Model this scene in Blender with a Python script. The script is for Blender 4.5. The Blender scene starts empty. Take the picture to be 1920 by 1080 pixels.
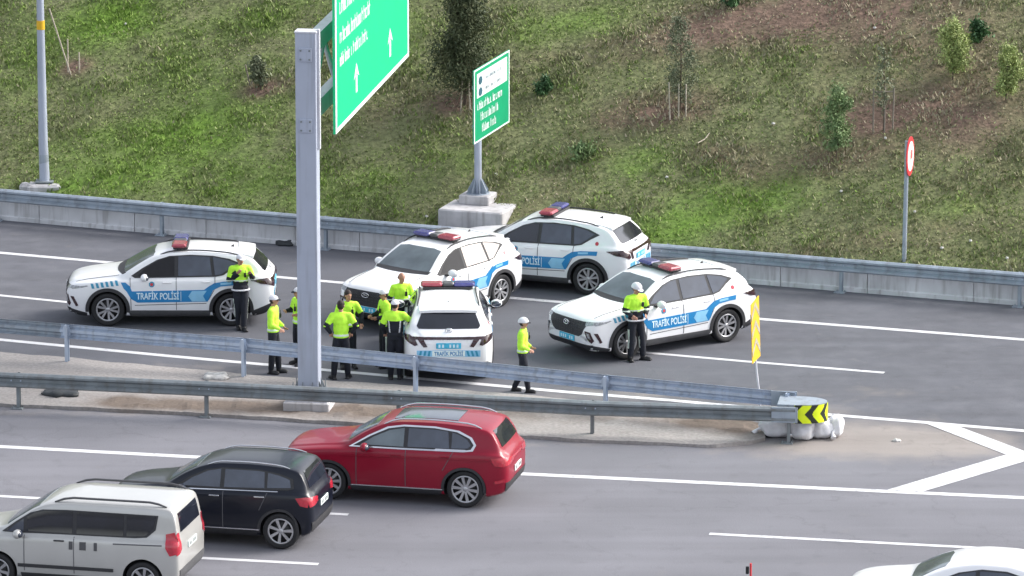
import bpy, math, random
import numpy as np
from mathutils import Vector, Matrix
from mathutils.bvhtree import BVHTree
from mathutils.geometry import delaunay_2d_cdt

random.seed(7); RNG = np.random.default_rng(7)
R = math.radians
S = bpy.context.scene
col = S.collection

# ------------------------------------------------------------------ camera
PITCH = R(13.0); FPX = 10700.0; DIST = FPX/84.0
CY = -DIST*math.cos(PITCH); CZ = DIST*math.sin(PITCH)
cd = bpy.data.cameras.new('camera'); cam = bpy.data.objects.new('camera', cd); col.objects.link(cam)
cam.location = (0, CY, CZ); cam.rotation_euler = (math.pi/2-PITCH, 0, 0)
cd.sensor_width = 36; cd.lens = 36*FPX/1920; cd.clip_end = 5000; cd.clip_start = 1
S.camera = cam
# ------------------------------------------------------------------ sky, sun, exposure
w = bpy.data.worlds.new('World'); S.world = w; w.use_nodes = True
nt = w.node_tree; bg = nt.nodes['Background']
sky = nt.nodes.new('ShaderNodeTexSky'); sky.sky_type = 'NISHITA'; sky.sun_disc = False
SUN_EL = R(36); SUN_AZ = R(72)          # azimuth measured from +Y towards +X
sky.sun_elevation = SUN_EL; sky.sun_rotation = SUN_AZ; sky.dust_density = 3.0; sky.air_density = 1.0
hs = nt.nodes.new('ShaderNodeHueSaturation'); hs.inputs['Saturation'].default_value = 0.38
nt.links.new(sky.outputs[0], hs.inputs['Color']); nt.links.new(hs.outputs[0], bg.inputs[0])
bg.inputs[1].default_value = 0.15
sd = bpy.data.lights.new('sun', 'SUN'); sd.energy = 1.5; sd.angle = R(28); sd.color = (1, 0.96, 0.9)
so = bpy.data.objects.new('sun', sd); col.objects.link(so)
sv = Vector((math.sin(SUN_AZ)*math.cos(SUN_EL), math.cos(SUN_AZ)*math.cos(SUN_EL), math.sin(SUN_EL)))
so.rotation_euler = sv.to_track_quat('Z', 'Y').to_euler()
S.view_settings.view_transform = 'Standard'; S.view_settings.look = 'None'
S.view_settings.gamma = 1; S.view_settings.exposure = 1.22
S.render.engine = 'CYCLES'

# ------------------------------------------------------------------ pixel <-> world
sp, cp = math.sin(PITCH), math.cos(PITCH)
def ray(px, py):
    a = (px-960)/FPX; b = -(py-540)/FPX
    return Vector((a, b*sp+cp, b*cp-sp))
def G(px, py, z=0.0):
    """world point on the level z seen at photo pixel (px, py)"""
    d = ray(px, py); t = (z-CZ)/d.z
    return Vector((d.x*t, CY+d.y*t, z))
def zat(p, py):
    """height above point p that shows at pixel row py"""
    b = -(py-540)/FPX; Y = p[1]-CY
    dy, dz = b*sp+cp, b*cp-sp
    return CZ+Y*dz/dy
# ------------------------------------------------------------------ tagging
def tag(o, label=None, cat=None, group=None, kind=None):
    if label: o['label'] = label
    if cat: o['category'] = cat
    if group: o['group'] = group
    if kind: o['kind'] = kind
    return o
def empty(name, loc=(0, 0, 0), rz=0):
    o = bpy.data.objects.new(name, None); o.empty_display_size = .2; col.objects.link(o)
    o.location = loc; o.rotation_euler = (0, 0, rz); return o
KIDS = {}
def link(name, me, parent=None):
    o = bpy.data.objects.new(name, me); col.objects.link(o)
    if parent: o.parent = parent; KIDS.setdefault(parent.name, []).append(o)
    return o
def copy_tree(o, parent=None):
    c = o.copy(); col.objects.link(c)
    if parent: c.parent = parent; KIDS.setdefault(parent.name, []).append(c)
    for ch in list(KIDS.get(o.name, [])): copy_tree(ch, c)
    return c
# ------------------------------------------------------------------ materials
def mat(name, color, rough=.6, metal=0.0, var=.12, scale=6.0, bump=0.0, coat=0.0, spec=.5, stretch=None, emit=None):
    m = bpy.data.materials.new(name); m.use_nodes = True
    n = m.node_tree.nodes; l = m.node_tree.links; b = n['Principled BSDF']
    b.inputs['Roughness'].default_value = rough; b.inputs['Metallic'].default_value = metal
    b.inputs['Specular IOR Level'].default_value = spec; b.inputs['Coat Weight'].default_value = coat
    b.inputs['Coat Roughness'].default_value = .05
    tc = n.new('ShaderNodeTexCoord'); mp = n.new('ShaderNodeMapping'); l.new(tc.outputs['Object'], mp.inputs[0])
    if stretch: mp.inputs['Scale'].default_value = stretch
    nz = n.new('ShaderNodeTexNoise'); nz.inputs['Scale'].default_value = scale; nz.inputs['Detail'].default_value = 5
    l.new(mp.outputs[0], nz.inputs['Vector'])
    mr = n.new('ShaderNodeMapRange'); mr.inputs[1].default_value = .3; mr.inputs[2].default_value = .7
    mr.inputs[3].default_value = 1-var; mr.inputs[4].default_value = 1+var
    l.new(nz.outputs[0], mr.inputs[0])
    vm = n.new('ShaderNodeVectorMath'); vm.operation = 'SCALE'; vm.inputs[0].default_value = color[:3]
    l.new(mr.outputs[0], vm.inputs['Scale']); l.new(vm.outputs[0], b.inputs['Base Color'])
    if bump:
        bp = n.new('ShaderNodeBump'); bp.inputs['Strength'].default_value = 1; bp.inputs['Distance'].default_value = bump
        l.new(nz.outputs[0], bp.inputs['Height']); l.new(bp.outputs[0], b.inputs['Normal'])
    if emit:
        b.inputs['Emission Color'].default_value = (*color[:3], 1); b.inputs['Emission Strength'].default_value = emit
    return m
M = {}
M['white_paint'] = mat('white_paint', (.80, .80, .82), .30, var=.03, scale=2, coat=.6)
M['red_paint'] = mat('red_paint', (.23, .0008, .018), .35, var=.05, scale=2, coat=.25, spec=.35)
M['black_paint'] = mat('black_paint', (.004, .006, .014), .28, var=.1, scale=2, coat=.15, spec=.35)
M['silver_paint'] = mat('silver_paint', (.45, .445, .43), .32, metal=.25, var=.04, scale=2, coat=.6)
M['cladding'] = mat('cladding', (.028, .028, .032), .65, var=.15, scale=20)
M['sill_grey'] = mat('sill_grey', (.07, .07, .075), .5, var=.15, scale=10)
M['glass_dark'] = mat('glass_dark', (.012, .014, .022), .06, var=.2, scale=3, spec=.8)
M['glass_tint'] = mat('glass_tint', (.05, .06, .085), .1, var=.25, scale=2.5, spec=.8)
M['glass_screen'] = mat('glass_screen', (.10, .125, .14), .12, var=.3, scale=1.6, spec=.8)
M['glass_reflection'] = mat('glass_reflection', (.42, .36, .33), .2, var=.1, scale=2, spec=.8)  # silvery cream reflection put into the pane's base colour
M['open_window'] = mat('open_window', (.006, .006, .01), .7, var=.3, scale=8)
M['rubber'] = mat('rubber', (.016, .016, .018), .8, var=.2, scale=15)
M['rim_silver'] = mat('rim_silver', (.45, .45, .47), .3, metal=.7, var=.1)
M['rim_dark'] = mat('rim_dark', (.02, .02, .022), .5, var=.1)
M['police_blue'] = mat('police_blue', (.004, .205, .48), .4, var=.06, coat=.3)
M['police_teal'] = mat('police_teal', (.02, .26, .42), .4, var=.06, coat=.3)
M['pale_blue'] = mat('pale_blue', (.24, .52, .74), .4, var=.06, coat=.3)
M['letter_white'] = mat('letter_white', (.62, .78, .86), .5, var=.05)
M['plate_blue'] = mat('plate_blue', (.05, .42, .62), .4, var=.2, scale=14)
M['lamp_red'] = mat('lamp_red', (.42, .02, .04), .2, var=.2, scale=14, coat=.6)
M['lamp_dark'] = mat('lamp_dark', (.035, .012, .016), .15, var=.3, scale=14, coat=.6)
M['lamp_clear'] = mat('lamp_clear', (.30, .31, .33), .15, var=.5, scale=24, coat=.6)
M['bar_red'] = mat('bar_red', (.33, .05, .075), .25, var=.2, scale=18, coat=.6)
M['bar_blue'] = mat('bar_blue', (.06, .06, .22), .25, var=.2, scale=18, coat=.6)
M['chrome'] = mat('chrome', (.65, .65, .68), .18, metal=.9, var=.06)
M['gap'] = mat('gap', (.10, .10, .11), .8, var=.1)
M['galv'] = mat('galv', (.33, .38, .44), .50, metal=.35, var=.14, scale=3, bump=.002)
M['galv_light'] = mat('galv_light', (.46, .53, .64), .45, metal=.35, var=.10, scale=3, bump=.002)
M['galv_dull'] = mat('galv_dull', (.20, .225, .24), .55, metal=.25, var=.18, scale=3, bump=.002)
M['pole_steel'] = mat('pole_steel', (.39, .43, .52), .45, metal=.15, var=.05, scale=2)
M['truss_steel'] = mat('truss_steel', (.55, .56, .60), .5, metal=.1, var=.07, scale=2)
M['concrete'] = mat('concrete', (.44, .43, .44), .9, var=.18, scale=3, bump=.01)
M['concrete_wall'] = mat('concrete_wall', (.56, .56, .58), .9, var=.16, scale=1.3, bump=.008)
M['marking'] = mat('marking', (.60, .60, .62), .6, var=.10, scale=4)
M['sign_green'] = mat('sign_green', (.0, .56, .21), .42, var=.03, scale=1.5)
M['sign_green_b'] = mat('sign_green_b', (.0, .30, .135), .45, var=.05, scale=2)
M['sign_white'] = mat('sign_white', (.75, .84, .82), .45, var=.04)
M['sign_back'] = mat('sign_back', (.35, .37, .4), .5, metal=.3, var=.1)
M['sign_red'] = mat('sign_red', (.60, .04, .05), .45, var=.05)
M['sign_navy'] = mat('sign_navy', (.03, .10, .14), .5, var=.1)
M['yellow_panel'] = mat('yellow_panel', (.72, .42, .02), .5, var=.08)
M['panel_grey'] = mat('panel_grey', (.36, .34, .26), .5, var=.1)
M['neon_yellow'] = mat('neon_yellow', (.72, .86, .01), .5, var=.05)
M['sign_black'] = mat('sign_black', (.02, .025, .015), .5, var=.1)
M['sandbag'] = mat('sandbag', (.66, .66, .69), .8, var=.12, scale=5, bump=.03)
M['black_sheet'] = mat('black_sheet', (.02, .024, .028), .6, var=.3, scale=8, bump=.02)
M['rubble'] = mat('rubble', (.50, .49, .47), .9, var=.3, scale=9, bump=.02)
M['hivis'] = mat('hivis', (.50, .93, .05), .75, var=.14, scale=6, bump=.035)
M['navy_cloth'] = mat('navy_cloth', (.008, .010, .018), .85, var=.3, scale=12, bump=.01)
M['white_cloth'] = mat('white_cloth', (.62, .62, .66), .7, var=.08, scale=12)
M['reflective'] = mat('reflective', (.62, .70, .62), .5, var=.08, scale=12)
M['skin'] = mat('skin', (.42, .22, .155), .55, var=.10, scale=14)
M['eye_dark'] = mat('eye_dark', (.03, .02, .02), .4, var=.1)
M['lip'] = mat('lip', (.32, .10, .08), .5, var=.1)
M['hair_dark'] = mat('hair_dark', (.02, .012, .010), .7, var=.4, scale=40, bump=.01)
M['hair_grey'] = mat('hair_grey', (.14, .09, .08), .7, var=.4, scale=40, bump=.01)
M['helmet'] = mat('helmet', (.66, .66, .70), .35, var=.05, coat=.3)
M['boot'] = mat('boot', (.010, .010, .012), .45, var=.3, scale=15)
M['bark'] = mat('bark', (.10, .075, .055), .9, var=.3, scale=14, bump=.01)
M['stake'] = mat('stake', (.42, .37, .30), .9, var=.2, scale=14)
M['stake_grey'] = mat('stake_grey', (.22, .19, .16), .9, var=.2, scale=14)
def worn(m):
    n = m.node_tree.nodes; l = m.node_tree.links; b = n['Principled BSDF']; src = b.inputs['Base Color'].links[0].from_socket
    tc = n.new('ShaderNodeTexCoord'); nz = n.new('ShaderNodeTexNoise'); nz.inputs['Scale'].default_value = 7; nz.inputs['Detail'].default_value = 8; nz.inputs['Roughness'].default_value = .75
    l.new(tc.outputs['Object'], nz.inputs['Vector'])
    n2 = n.new('ShaderNodeTexNoise'); n2.inputs['Scale'].default_value = .5; l.new(tc.outputs['Object'], n2.inputs['Vector'])
    ad = n.new('ShaderNodeMath'); ad.operation = 'MULTIPLY_ADD'; l.new(n2.outputs[0], ad.inputs[0]); ad.inputs[1].default_value = .35; l.new(nz.outputs[0], ad.inputs[2])
    mr = n.new('ShaderNodeMapRange'); mr.inputs[1].default_value = .72; mr.inputs[2].default_value = .86; l.new(ad.outputs[0], mr.inputs[0])
    mr.inputs[4].default_value = .7
    mx = n.new('ShaderNodeMix'); mx.data_type = 'RGBA'; l.new(mr.outputs[0], mx.inputs[0]); l.new(src, mx.inputs[6]); mx.inputs[7].default_value = (.2, .2, .22, 1)
    l.new(mx.outputs[2], b.inputs['Base Color'])
worn(M['marking'])
def grime(m, amt=.25, sc=(9, 9, .7)):
    n = m.node_tree.nodes; l = m.node_tree.links; b = n['Principled BSDF']; src = b.inputs['Base Color'].links[0].from_socket
    tc = n.new('ShaderNodeTexCoord'); mp = n.new('ShaderNodeMapping'); mp.inputs['Scale'].default_value = sc; l.new(tc.outputs['Object'], mp.inputs[0])
    nz = n.new('ShaderNodeTexNoise'); nz.inputs['Scale'].default_value = 1; nz.inputs['Detail'].default_value = 6; l.new(mp.outputs[0], nz.inputs['Vector'])
    mr = n.new('ShaderNodeMapRange'); mr.inputs[1].default_value = .5; mr.inputs[2].default_value = .75; mr.inputs[4].default_value = amt; l.new(nz.outputs[0], mr.inputs[0])
    mx = n.new('ShaderNodeMix'); mx.data_type = 'RGBA'; l.new(mr.outputs[0], mx.inputs[0]); l.new(src, mx.inputs[6]); mx.inputs[7].default_value = (.12, .10, .085, 1)
    l.new(mx.outputs[2], b.inputs['Base Color'])
for k_, a_ in (('pole_steel', .3), ('truss_steel', .3), ('galv', .4), ('galv_light', .35), ('galv_dull', .5), ('concrete', .45), ('concrete_wall', .45)): grime(M[k_], a_)
def leafmat(name, a, b):
    m = bpy.data.materials.new(name); m.use_nodes = True
    n = m.node_tree.nodes; l = m.node_tree.links; bs = n['Principled BSDF']; bs.inputs['Roughness'].default_value = .7
    tc = n.new('ShaderNodeTexCoord'); nz = n.new('ShaderNodeTexNoise'); nz.inputs['Scale'].default_value = 3.2; nz.inputs['Detail'].default_value = 6
    l.new(tc.outputs['Object'], nz.inputs['Vector'])
    mr = n.new('ShaderNodeMapRange'); mr.inputs[1].default_value = .35; mr.inputs[2].default_value = .65; l.new(nz.outputs[0], mr.inputs[0])
    mx = n.new('ShaderNodeMix'); mx.data_type = 'RGBA'; l.new(mr.outputs[0], mx.inputs[0])
    mx.inputs[6].default_value = (*a, 1); mx.inputs[7].default_value = (*b, 1)
    l.new(mx.outputs[2], bs.inputs['Base Color'])
    return m
M['leaf_pine'] = leafmat('leaf_pine', (.035, .055, .022), (.10, .115, .05))
M['leaf_pale'] = leafmat('leaf_pale', (.22, .28, .09), (.36, .42, .15))
M['leaf_mid'] = leafmat('leaf_mid', (.12, .19, .08), (.22, .30, .12))
M['leaf_olive'] = leafmat('leaf_olive', (.10, .12, .07), (.17, .19, .11))
M['leaf_bush'] = leafmat('leaf_bush', (.03, .08, .03), (.07, .16, .05))

def attr_mat(name, cols, rough=.9, fine=30, bump=.02, amp=.35, stretch=None, angle=0, marks=False):
    """cols: base colour then (attribute, colour) pairs mixed on top, noise-broken"""
    m = bpy.data.materials.new(name); m.use_nodes = True
    n = m.node_tree.nodes; l = m.node_tree.links; bs = n['Principled BSDF']; bs.inputs['Roughness'].default_value = rough
    bs.inputs['Specular IOR Level'].default_value = .3
    tc = n.new('ShaderNodeTexCoord')
    def noise(scale, det=5, mp=None):
        nz = n.new('ShaderNodeTexNoise'); nz.inputs['Scale'].default_value = scale; nz.inputs['Detail'].default_value = det
        l.new((mp or tc).outputs[0 if mp else 'Object'], nz.inputs['Vector']); return nz
    n1 = noise(1.7); n2 = noise(fine)
    cur = None
    rgb = n.new('ShaderNodeRGB'); rgb.outputs[0].default_value = (*cols[0], 1); cur = rgb.outputs[0]
    for at, c in cols[1:]:
        a = n.new('ShaderNodeAttribute'); a.attribute_name = at
        ad = n.new('ShaderNodeMath'); ad.operation = 'MULTIPLY_ADD'
        l.new(n1.outputs[0], ad.inputs[0]); ad.inputs[1].default_value = .9; 
        sb = n.new('ShaderNodeMath'); sb.operation = 'SUBTRACT'; l.new(a.outputs['Fac'], sb.inputs[0]); sb.inputs[1].default_value = .45
        l.new(sb.outputs[0], ad.inputs[2])
        mr = n.new('ShaderNodeMapRange'); mr.inputs[1].default_value = .12; mr.inputs[2].default_value = .85; l.new(ad.outputs[0], mr.inputs[0])
        mx = n.new('ShaderNodeMix'); mx.data_type = 'RGBA'; l.new(mr.outputs[0], mx.inputs[0]); l.new(cur, mx.inputs[6]); mx.inputs[7].default_value = (*c, 1)
        cur = mx.outputs[2]
    def mul(cur, nz, lo, hi, a=.3, b=.7):
        mr = n.new('ShaderNodeMapRange'); mr.inputs[1].default_value = a; mr.inputs[2].default_value = b
        mr.inputs[3].default_value = lo; mr.inputs[4].default_value = hi; l.new(nz.outputs[0], mr.inputs[0])
        vm = n.new('ShaderNodeVectorMath'); vm.operation = 'SCALE'; l.new(cur, vm.inputs[0]); l.new(mr.outputs[0], vm.inputs['Scale'])
        return vm.outputs[0]
    cur = mul(cur, n2, 1-amp, 1+amp)
    cur = mul(cur, noise(.35, 4), .9, 1.1)
    if stretch:
        mp = n.new('ShaderNodeMapping'); l.new(tc.outputs['Object'], mp.inputs[0]); mp.inputs['Rotation'].default_value = (0, 0, angle)
        mp.inputs['Scale'].default_value = stretch
        cur = mul(cur, noise(1, 4, mp), .91, 1.07)
    if marks:
        cur = mul(cur, noise(2.2, 7), .90, 1.0, .30, .42)
        vo = n.new('ShaderNodeTexVoronoi'); vo.feature = 'DISTANCE_TO_EDGE'; vo.inputs['Scale'].default_value = .22
        wn = noise(1.3, 6); av = n.new('ShaderNodeVectorMath'); av.operation = 'MULTIPLY_ADD'; l.new(wn.outputs['Color'], av.inputs[0]); av.inputs[1].default_value = (1.6, 1.6, 0); l.new(tc.outputs['Object'], av.inputs[2])
        l.new(av.outputs[0], vo.inputs['Vector']); cr = n.new('ShaderNodeMapRange'); cr.inputs[1].default_value = 0; cr.inputs[2].default_value = .006; cr.inputs[3].default_value = .88; cr.inputs[4].default_value = 1
        l.new(vo.outputs['Distance'], cr.inputs[0]); vm = n.new('ShaderNodeVectorMath'); vm.operation = 'SCALE'; l.new(cur, vm.inputs[0]); l.new(cr.outputs[0], vm.inputs['Scale']); cur = vm.outputs[0]
    l.new(cur, bs.inputs['Base Color'])
    bp = n.new('ShaderNodeBump'); bp.inputs['Distance'].default_value = bump; l.new(n2.outputs[0], bp.inputs['Height']); l.new(bp.outputs[0], bs.inputs['Normal'])
    return m
# ------------------------------------------------------------------ mesh builder
class MB:
    def __init__(s): s.v = []; s.f = []; s.m = []; s.mats = []; s.sm = []
    def mi(s, m):
        if m not in s.mats: s.mats.append(m)
        return s.mats.index(m)
    def add(s, vs, fs, m, smooth=False):
        o = len(s.v); k = s.mi(m); s.v += [tuple(v) for v in vs]
        for f in fs: s.f.append([i+o for i in f]); s.m.append(k); s.sm.append(smooth)
        return s
    def box(s, c, size, m, X=(1, 0, 0), Y=(0, 1, 0), Z=(0, 0, 1), bev=0.0, taper=1.0):
        c = Vector(c); X, Y, Z = Vector(X), Vector(Y), Vector(Z); hx, hy, hz = [k/2 for k in size]
        if bev <= 0:
            vs = []
            for z in (-1, 1):
                t = taper if z > 0 else 1
                for a, b in ((-1, -1), (1, -1), (1, 1), (-1, 1)): vs.append(c+X*hx*a*t+Y*hy*b*t+Z*hz*z)
            return s.add(vs, [(3, 2, 1, 0), (4, 5, 6, 7), (0, 1, 5, 4), (1, 2, 6, 5), (2, 3, 7, 6), (3, 0, 4, 7)], m)
        vs = []; lev = [(-hz, bev), (-hz+bev, 0), (hz-bev, 0), (hz, bev)]
        for z, ins in lev:
            ax, ay = hx-ins, hy-ins
            for a, b in ((-1, -1), (1, -1), (1, 1), (-1, 1)):
                for q in ((0, bev), (bev, 0)):
                    if a*b > 0: q = (q[1], q[0])
                    vs.append(c+X*a*(ax-q[1])+Y*b*(ay-q[0])+Z*z)
        fs = [list(range(7, -1, -1)), list(range(24, 32))]
        for k in range(3):
            for i in range(8): j = (i+1) % 8; fs.append((k*8+i, k*8+j, k*8+8+j, k*8+8+i))
        return s.add(vs, fs, m)
    def tube(s, pts, rad, m, n=8, caps=True, smooth=True, ex=1.0):
        pts = [Vector(p) for p in pts]; rad = rad if isinstance(rad, (list, tuple)) else [rad]*len(pts)
        vs = []; up = None
        for i, p in enumerate(pts):
            d = (pts[min(i+1, len(pts)-1)]-pts[max(i-1, 0)]).normalized()
            if up is None: up = Vector((0, 1, 0)) if abs(d.y) < .9 else Vector((1, 0, 0))
            a = d.cross(up).normalized(); up = a.cross(d).normalized()
            for k in range(n):
                t = 2*math.pi*k/n; vs.append(p+(a*math.cos(t)*ex+up*math.sin(t))*rad[i])
        fs = []
        for i in range(len(pts)-1):
            for k in range(n): j = (k+1) % n; fs.append((i*n+k, i*n+j, i*n+n+j, i*n+n+k))
        s.add(vs, fs, m, smooth)
        if caps: s.add(vs[:n], [list(range(n-1, -1, -1))], m); s.add(vs[-n:], [list(range(n))], m)
        return s
    def ell(s, c, r, m, X=(1, 0, 0), Y=(0, 1, 0), Z=(0, 0, 1), nu=14, nv=9):
        c = Vector(c); X, Y, Z = Vector(X), Vector(Y), Vector(Z); vs = []; fs = []
        for i in range(1, nv):
            t = math.pi*i/nv
            for k in range(nu):
                p = 2*math.pi*k/nu
                vs.append(c+X*r[0]*math.sin(t)*math.cos(p)+Y*r[1]*math.sin(t)*math.sin(p)+Z*r[2]*math.cos(t))
        a = len(vs); vs.append(c+Z*r[2]); vs.append(c-Z*r[2])
        for i in range(nv-2):
            for k in range(nu): j = (k+1) % nu; fs.append((i*nu+k, i*nu+nu+k, i*nu+nu+j, i*nu+j))
        for k in range(nu):
            j = (k+1) % nu; fs.append((a, k, j)); fs.append((a+1, (nv-2)*nu+j, (nv-2)*nu+k))
        return s.add(vs, fs, m, True)
    def lathe(s, c, prof, m, axis=(0, 1, 0), n=32, smooth=True):
        c = Vector(c); A = Vector(axis).normalized(); B = (Vector((0, 0, 1)) if abs(A.z) < .9 else Vector((1, 0, 0))); C = A.cross(B); B = C.cross(A)
        vs = []; fs = []; L = len(prof)
        for k in range(n):
            t = 2*math.pi*k/n; d = B*math.cos(t)+C*math.sin(t)
            for (r, h) in prof: vs.append(c+d*r+A*h)
        for k in range(n):
            j = (k+1) % n
            for i in range(L-1): fs.append((k*L+i, j*L+i, j*L+i+1, k*L+i+1))
        return s.add(vs, fs, m, smooth)
    def plate(s, pts, nrm, th, m):
        """closed extrusion of a planar polygon"""
        nrm = Vector(nrm); a = [Vector(p) for p in pts]; b = [p-nrm*th for p in a]; n = len(a)
        fs = [list(range(n)), list(range(2*n-1, n-1, -1))]+[(i, n+i, n+(i+1) % n, (i+1) % n) for i in range(n)]
        return s.add(a+b, fs, m)
    def mesh(s, name):
        me = bpy.data.meshes.new(name); me.from_pydata(s.v, [], s.f)
        for m in s.mats: me.materials.append(M[m] if isinstance(m, str) else m)
        me.polygons.foreach_set('material_index', s.m); me.polygons.foreach_set('use_smooth', s.sm)
        me.update(); return me
    def build(s, name, parent=None, loc=None):
        me = s.mesh(name)
        o = link(name, me, parent)
        if loc is not None: o.location = loc
        return o
def grid_obj(name, xs, ys, zf, m, parent=None, attrs=None):
    X, Y = np.meshgrid(xs, ys); Z = zf(X, Y); nx, ny = len(xs), len(ys)
    v = np.stack([X, Y, Z], -1).reshape(-1, 3)
    i = np.arange(nx*ny).reshape(ny, nx)
    f = np.stack([i[:-1, :-1], i[:-1, 1:], i[1:, 1:], i[1:, :-1]], -1).reshape(-1, 4)
    return raw_obj(name, v, f, m, parent, {k: fn(v[:, 0], v[:, 1]) for k, fn in (attrs or {}).items()})
def raw_obj(name, v, f, m, parent=None, attrs=None, smooth=True):
    me = bpy.data.meshes.new(name); k = f.shape[1]
    me.vertices.add(len(v)); me.vertices.foreach_set('co', np.asarray(v, dtype=np.float32).ravel())
    me.loops.add(len(f)*k); me.loops.foreach_set('vertex_index', f.astype(np.int32).ravel())
    me.polygons.add(len(f)); me.polygons.foreach_set('loop_start', np.arange(0, len(f)*k, k, dtype=np.int32))
    me.polygons.foreach_set('use_smooth', np.full(len(f), smooth))
    me.update(calc_edges=True)
    for a, d in (attrs or {}).items():
        at = me.attributes.new(a, 'FLOAT', 'POINT'); at.data.foreach_set('value', np.asarray(d, dtype=np.float32))
    me.materials.append(m)
    return link(name, me, parent)
def fbm(x, y, seed=0, octs=4, f0=1.0):
    r = np.random.default_rng(seed); out = np.zeros_like(x, dtype=float); a = 1.0; f = f0
    for o in range(octs):
        for k in range(5):
            t = r.uniform(0, 2*np.pi); ph = r.uniform(0, 6.28, 2); q = f*r.uniform(.7, 1.4)
            out += a*np.sin(q*(x*np.cos(t)+y*np.sin(t))+ph[0])*np.cos(q*.8*(y*np.cos(t)-x*np.sin(t))+ph[1])/3
        a *= .5; f *= 2.1
    return out
def blob(pts, fx=1.0):
    """sum of soft gaussian spots given as (px,py,rx_px,ry_px,strength); plane point function supplied"""
    def fn(x, y):
        o = np.zeros_like(x)
        for (c, rx, ry, s) in pts:
            o += s*np.exp(-(((x-c[0])/rx)**2+((y-c[1])/ry)**2))
        return np.clip(o, 0, 1)
    return fn
# ------------------------------------------------------------------ hill
wall_px = [(-300, 386), (0, 411), (320, 438), (960, 495), (1600, 549), (1920, 573), (2200, 594)]
WP = [G(*p) for p in wall_px]
wcoef = np.polyfit([p.x for p in WP], [p.y for p in WP], 2)
def wall_y(x): return np.polyval(wcoef, x)
HS = math.tan(R(24))
def hill_h(x, y):
    d = (y-wall_y(x)-.15)*.955
    dd = np.clip(d, 0, None)
    h = .60+np.where(dd < 26, HS*dd, HS*26+.05*(dd-26))
    amp = np.clip(dd/1.2, 0, 1)
    return h+amp*(.07*fbm(x, y, 3, 3, .9)+.03*fbm(x, y, 5, 3, 4.0))
def H(px, py):
    """point of the hill surface seen at a pixel"""
    d = ray(px, py); o = Vector((0, CY, CZ)); t = 112.0
    while t < 200:
        p = o+d*t
        if p.z <= float(hill_h(np.array([p.x]), np.array([p.y]))[0]): break
        t += .02
    return p
def hb(lst):
    out = []
    for (px, py, rx, ry, s) in lst:
        c = H(px, py); out.append((c, rx/84, ry/84/math.sin(R(38))*.92, s))
    return blob(out)
soil_fn0 = hb([(1500, 20, 260, 60, .8), (1300, 60, 120, 60, .5), (1700, 60, 260, 90, .55), (1850, 180, 110, 120, .55), (1660, 215, 130, 45, .9),
               (1260, 210, 110, 35, .65), (495, 165, 55, 22, 1.0), (1190, 205, 110, 40, .45), (1560, 300, 150, 35, .6), (850, 190, 60, 35, .9), (140, 125, 38, 20, 1.0),
               (1750, 400, 220, 100, .18), (1060, 330, 120, 60, .25), (1330, 290, 70, 40, .4), (1640, 238, 30, 12, 1.0), (700, 220, 80, 50, .25), (1400, 330, 60, 50, .35),
               (1050, 110, 200, 40, .22), (960, 400, 60, 30, .35), (1480, 480, 300, 25, .3), (1800, 250, 100, 50, .35)])
green_fn = hb([(215, 40, 95, 60, 1.0), (60, 100, 90, 120, .45), (250, 270, 220, 60, .5), (160, 350, 160, 40, .6), (400, 230, 160, 90, .45), (640, 360, 200, 60, .4),
               (1060, 50, 160, 40, .55), (1400, 370, 130, 50, .75), (1200, 305, 80, 35, .55), (1250, 440, 90, 45, .7), (1030, 420, 40, 25, .8), (330, 130, 160, 60, .35),
               (760, 60, 60, 70, .45), (500, 30, 160, 60, .4), (870, 290, 60, 30, .3), (1790, 390, 80, 25, .45), (450, 340, 200, 60, .4), (1500, 110, 120, 40, .25)])
M['hill'] = attr_mat('hill', [(.138, .150, .068), ('green', (.128, .222, .032)), ('soil', (.150, .10, .075))], fine=9, bump=.045, amp=.36)
def fine_axis(a, b, step, far0, far1, k=1.35):
    c = list(np.arange(a, b, step)); s = step; x = a; left = []
    while x > far0: s *= k; x -= s; left.append(x)
    s = step; x = c[-1]; right = []
    while x < far1: s *= k; x += s; right.append(x)
    return np.array(left[::-1]+c+right)
hx = fine_axis(-16, 16, .12, -1200, 1200); hd = fine_axis(0, 12.5, .12, -.01, 60)
hd = np.array([q for q in hd if q >= 0])
Xg, Dg = np.meshgrid(hx, hd); Yg = wall_y(np.clip(Xg, -60, 60))+.15+Dg/.955
v = np.stack([Xg, Yg, hill_h(np.clip(Xg, -60, 60), Yg)], -1).reshape(-1, 3)
ii = np.arange(v.shape[0]).reshape(len(hd), len(hx))
f = np.stack([ii[:-1, :-1], ii[:-1, 1:], ii[1:, 1:], ii[1:, :-1]], -1).reshape(-1, 4)
hill = raw_obj('hillside', v, f, M['hill'], None, {'green': green_fn(v[:, 0], v[:, 1]), 'soil': soil_fn0(v[:, 0], v[:, 1])})
tag(hill, kind='structure')
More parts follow.
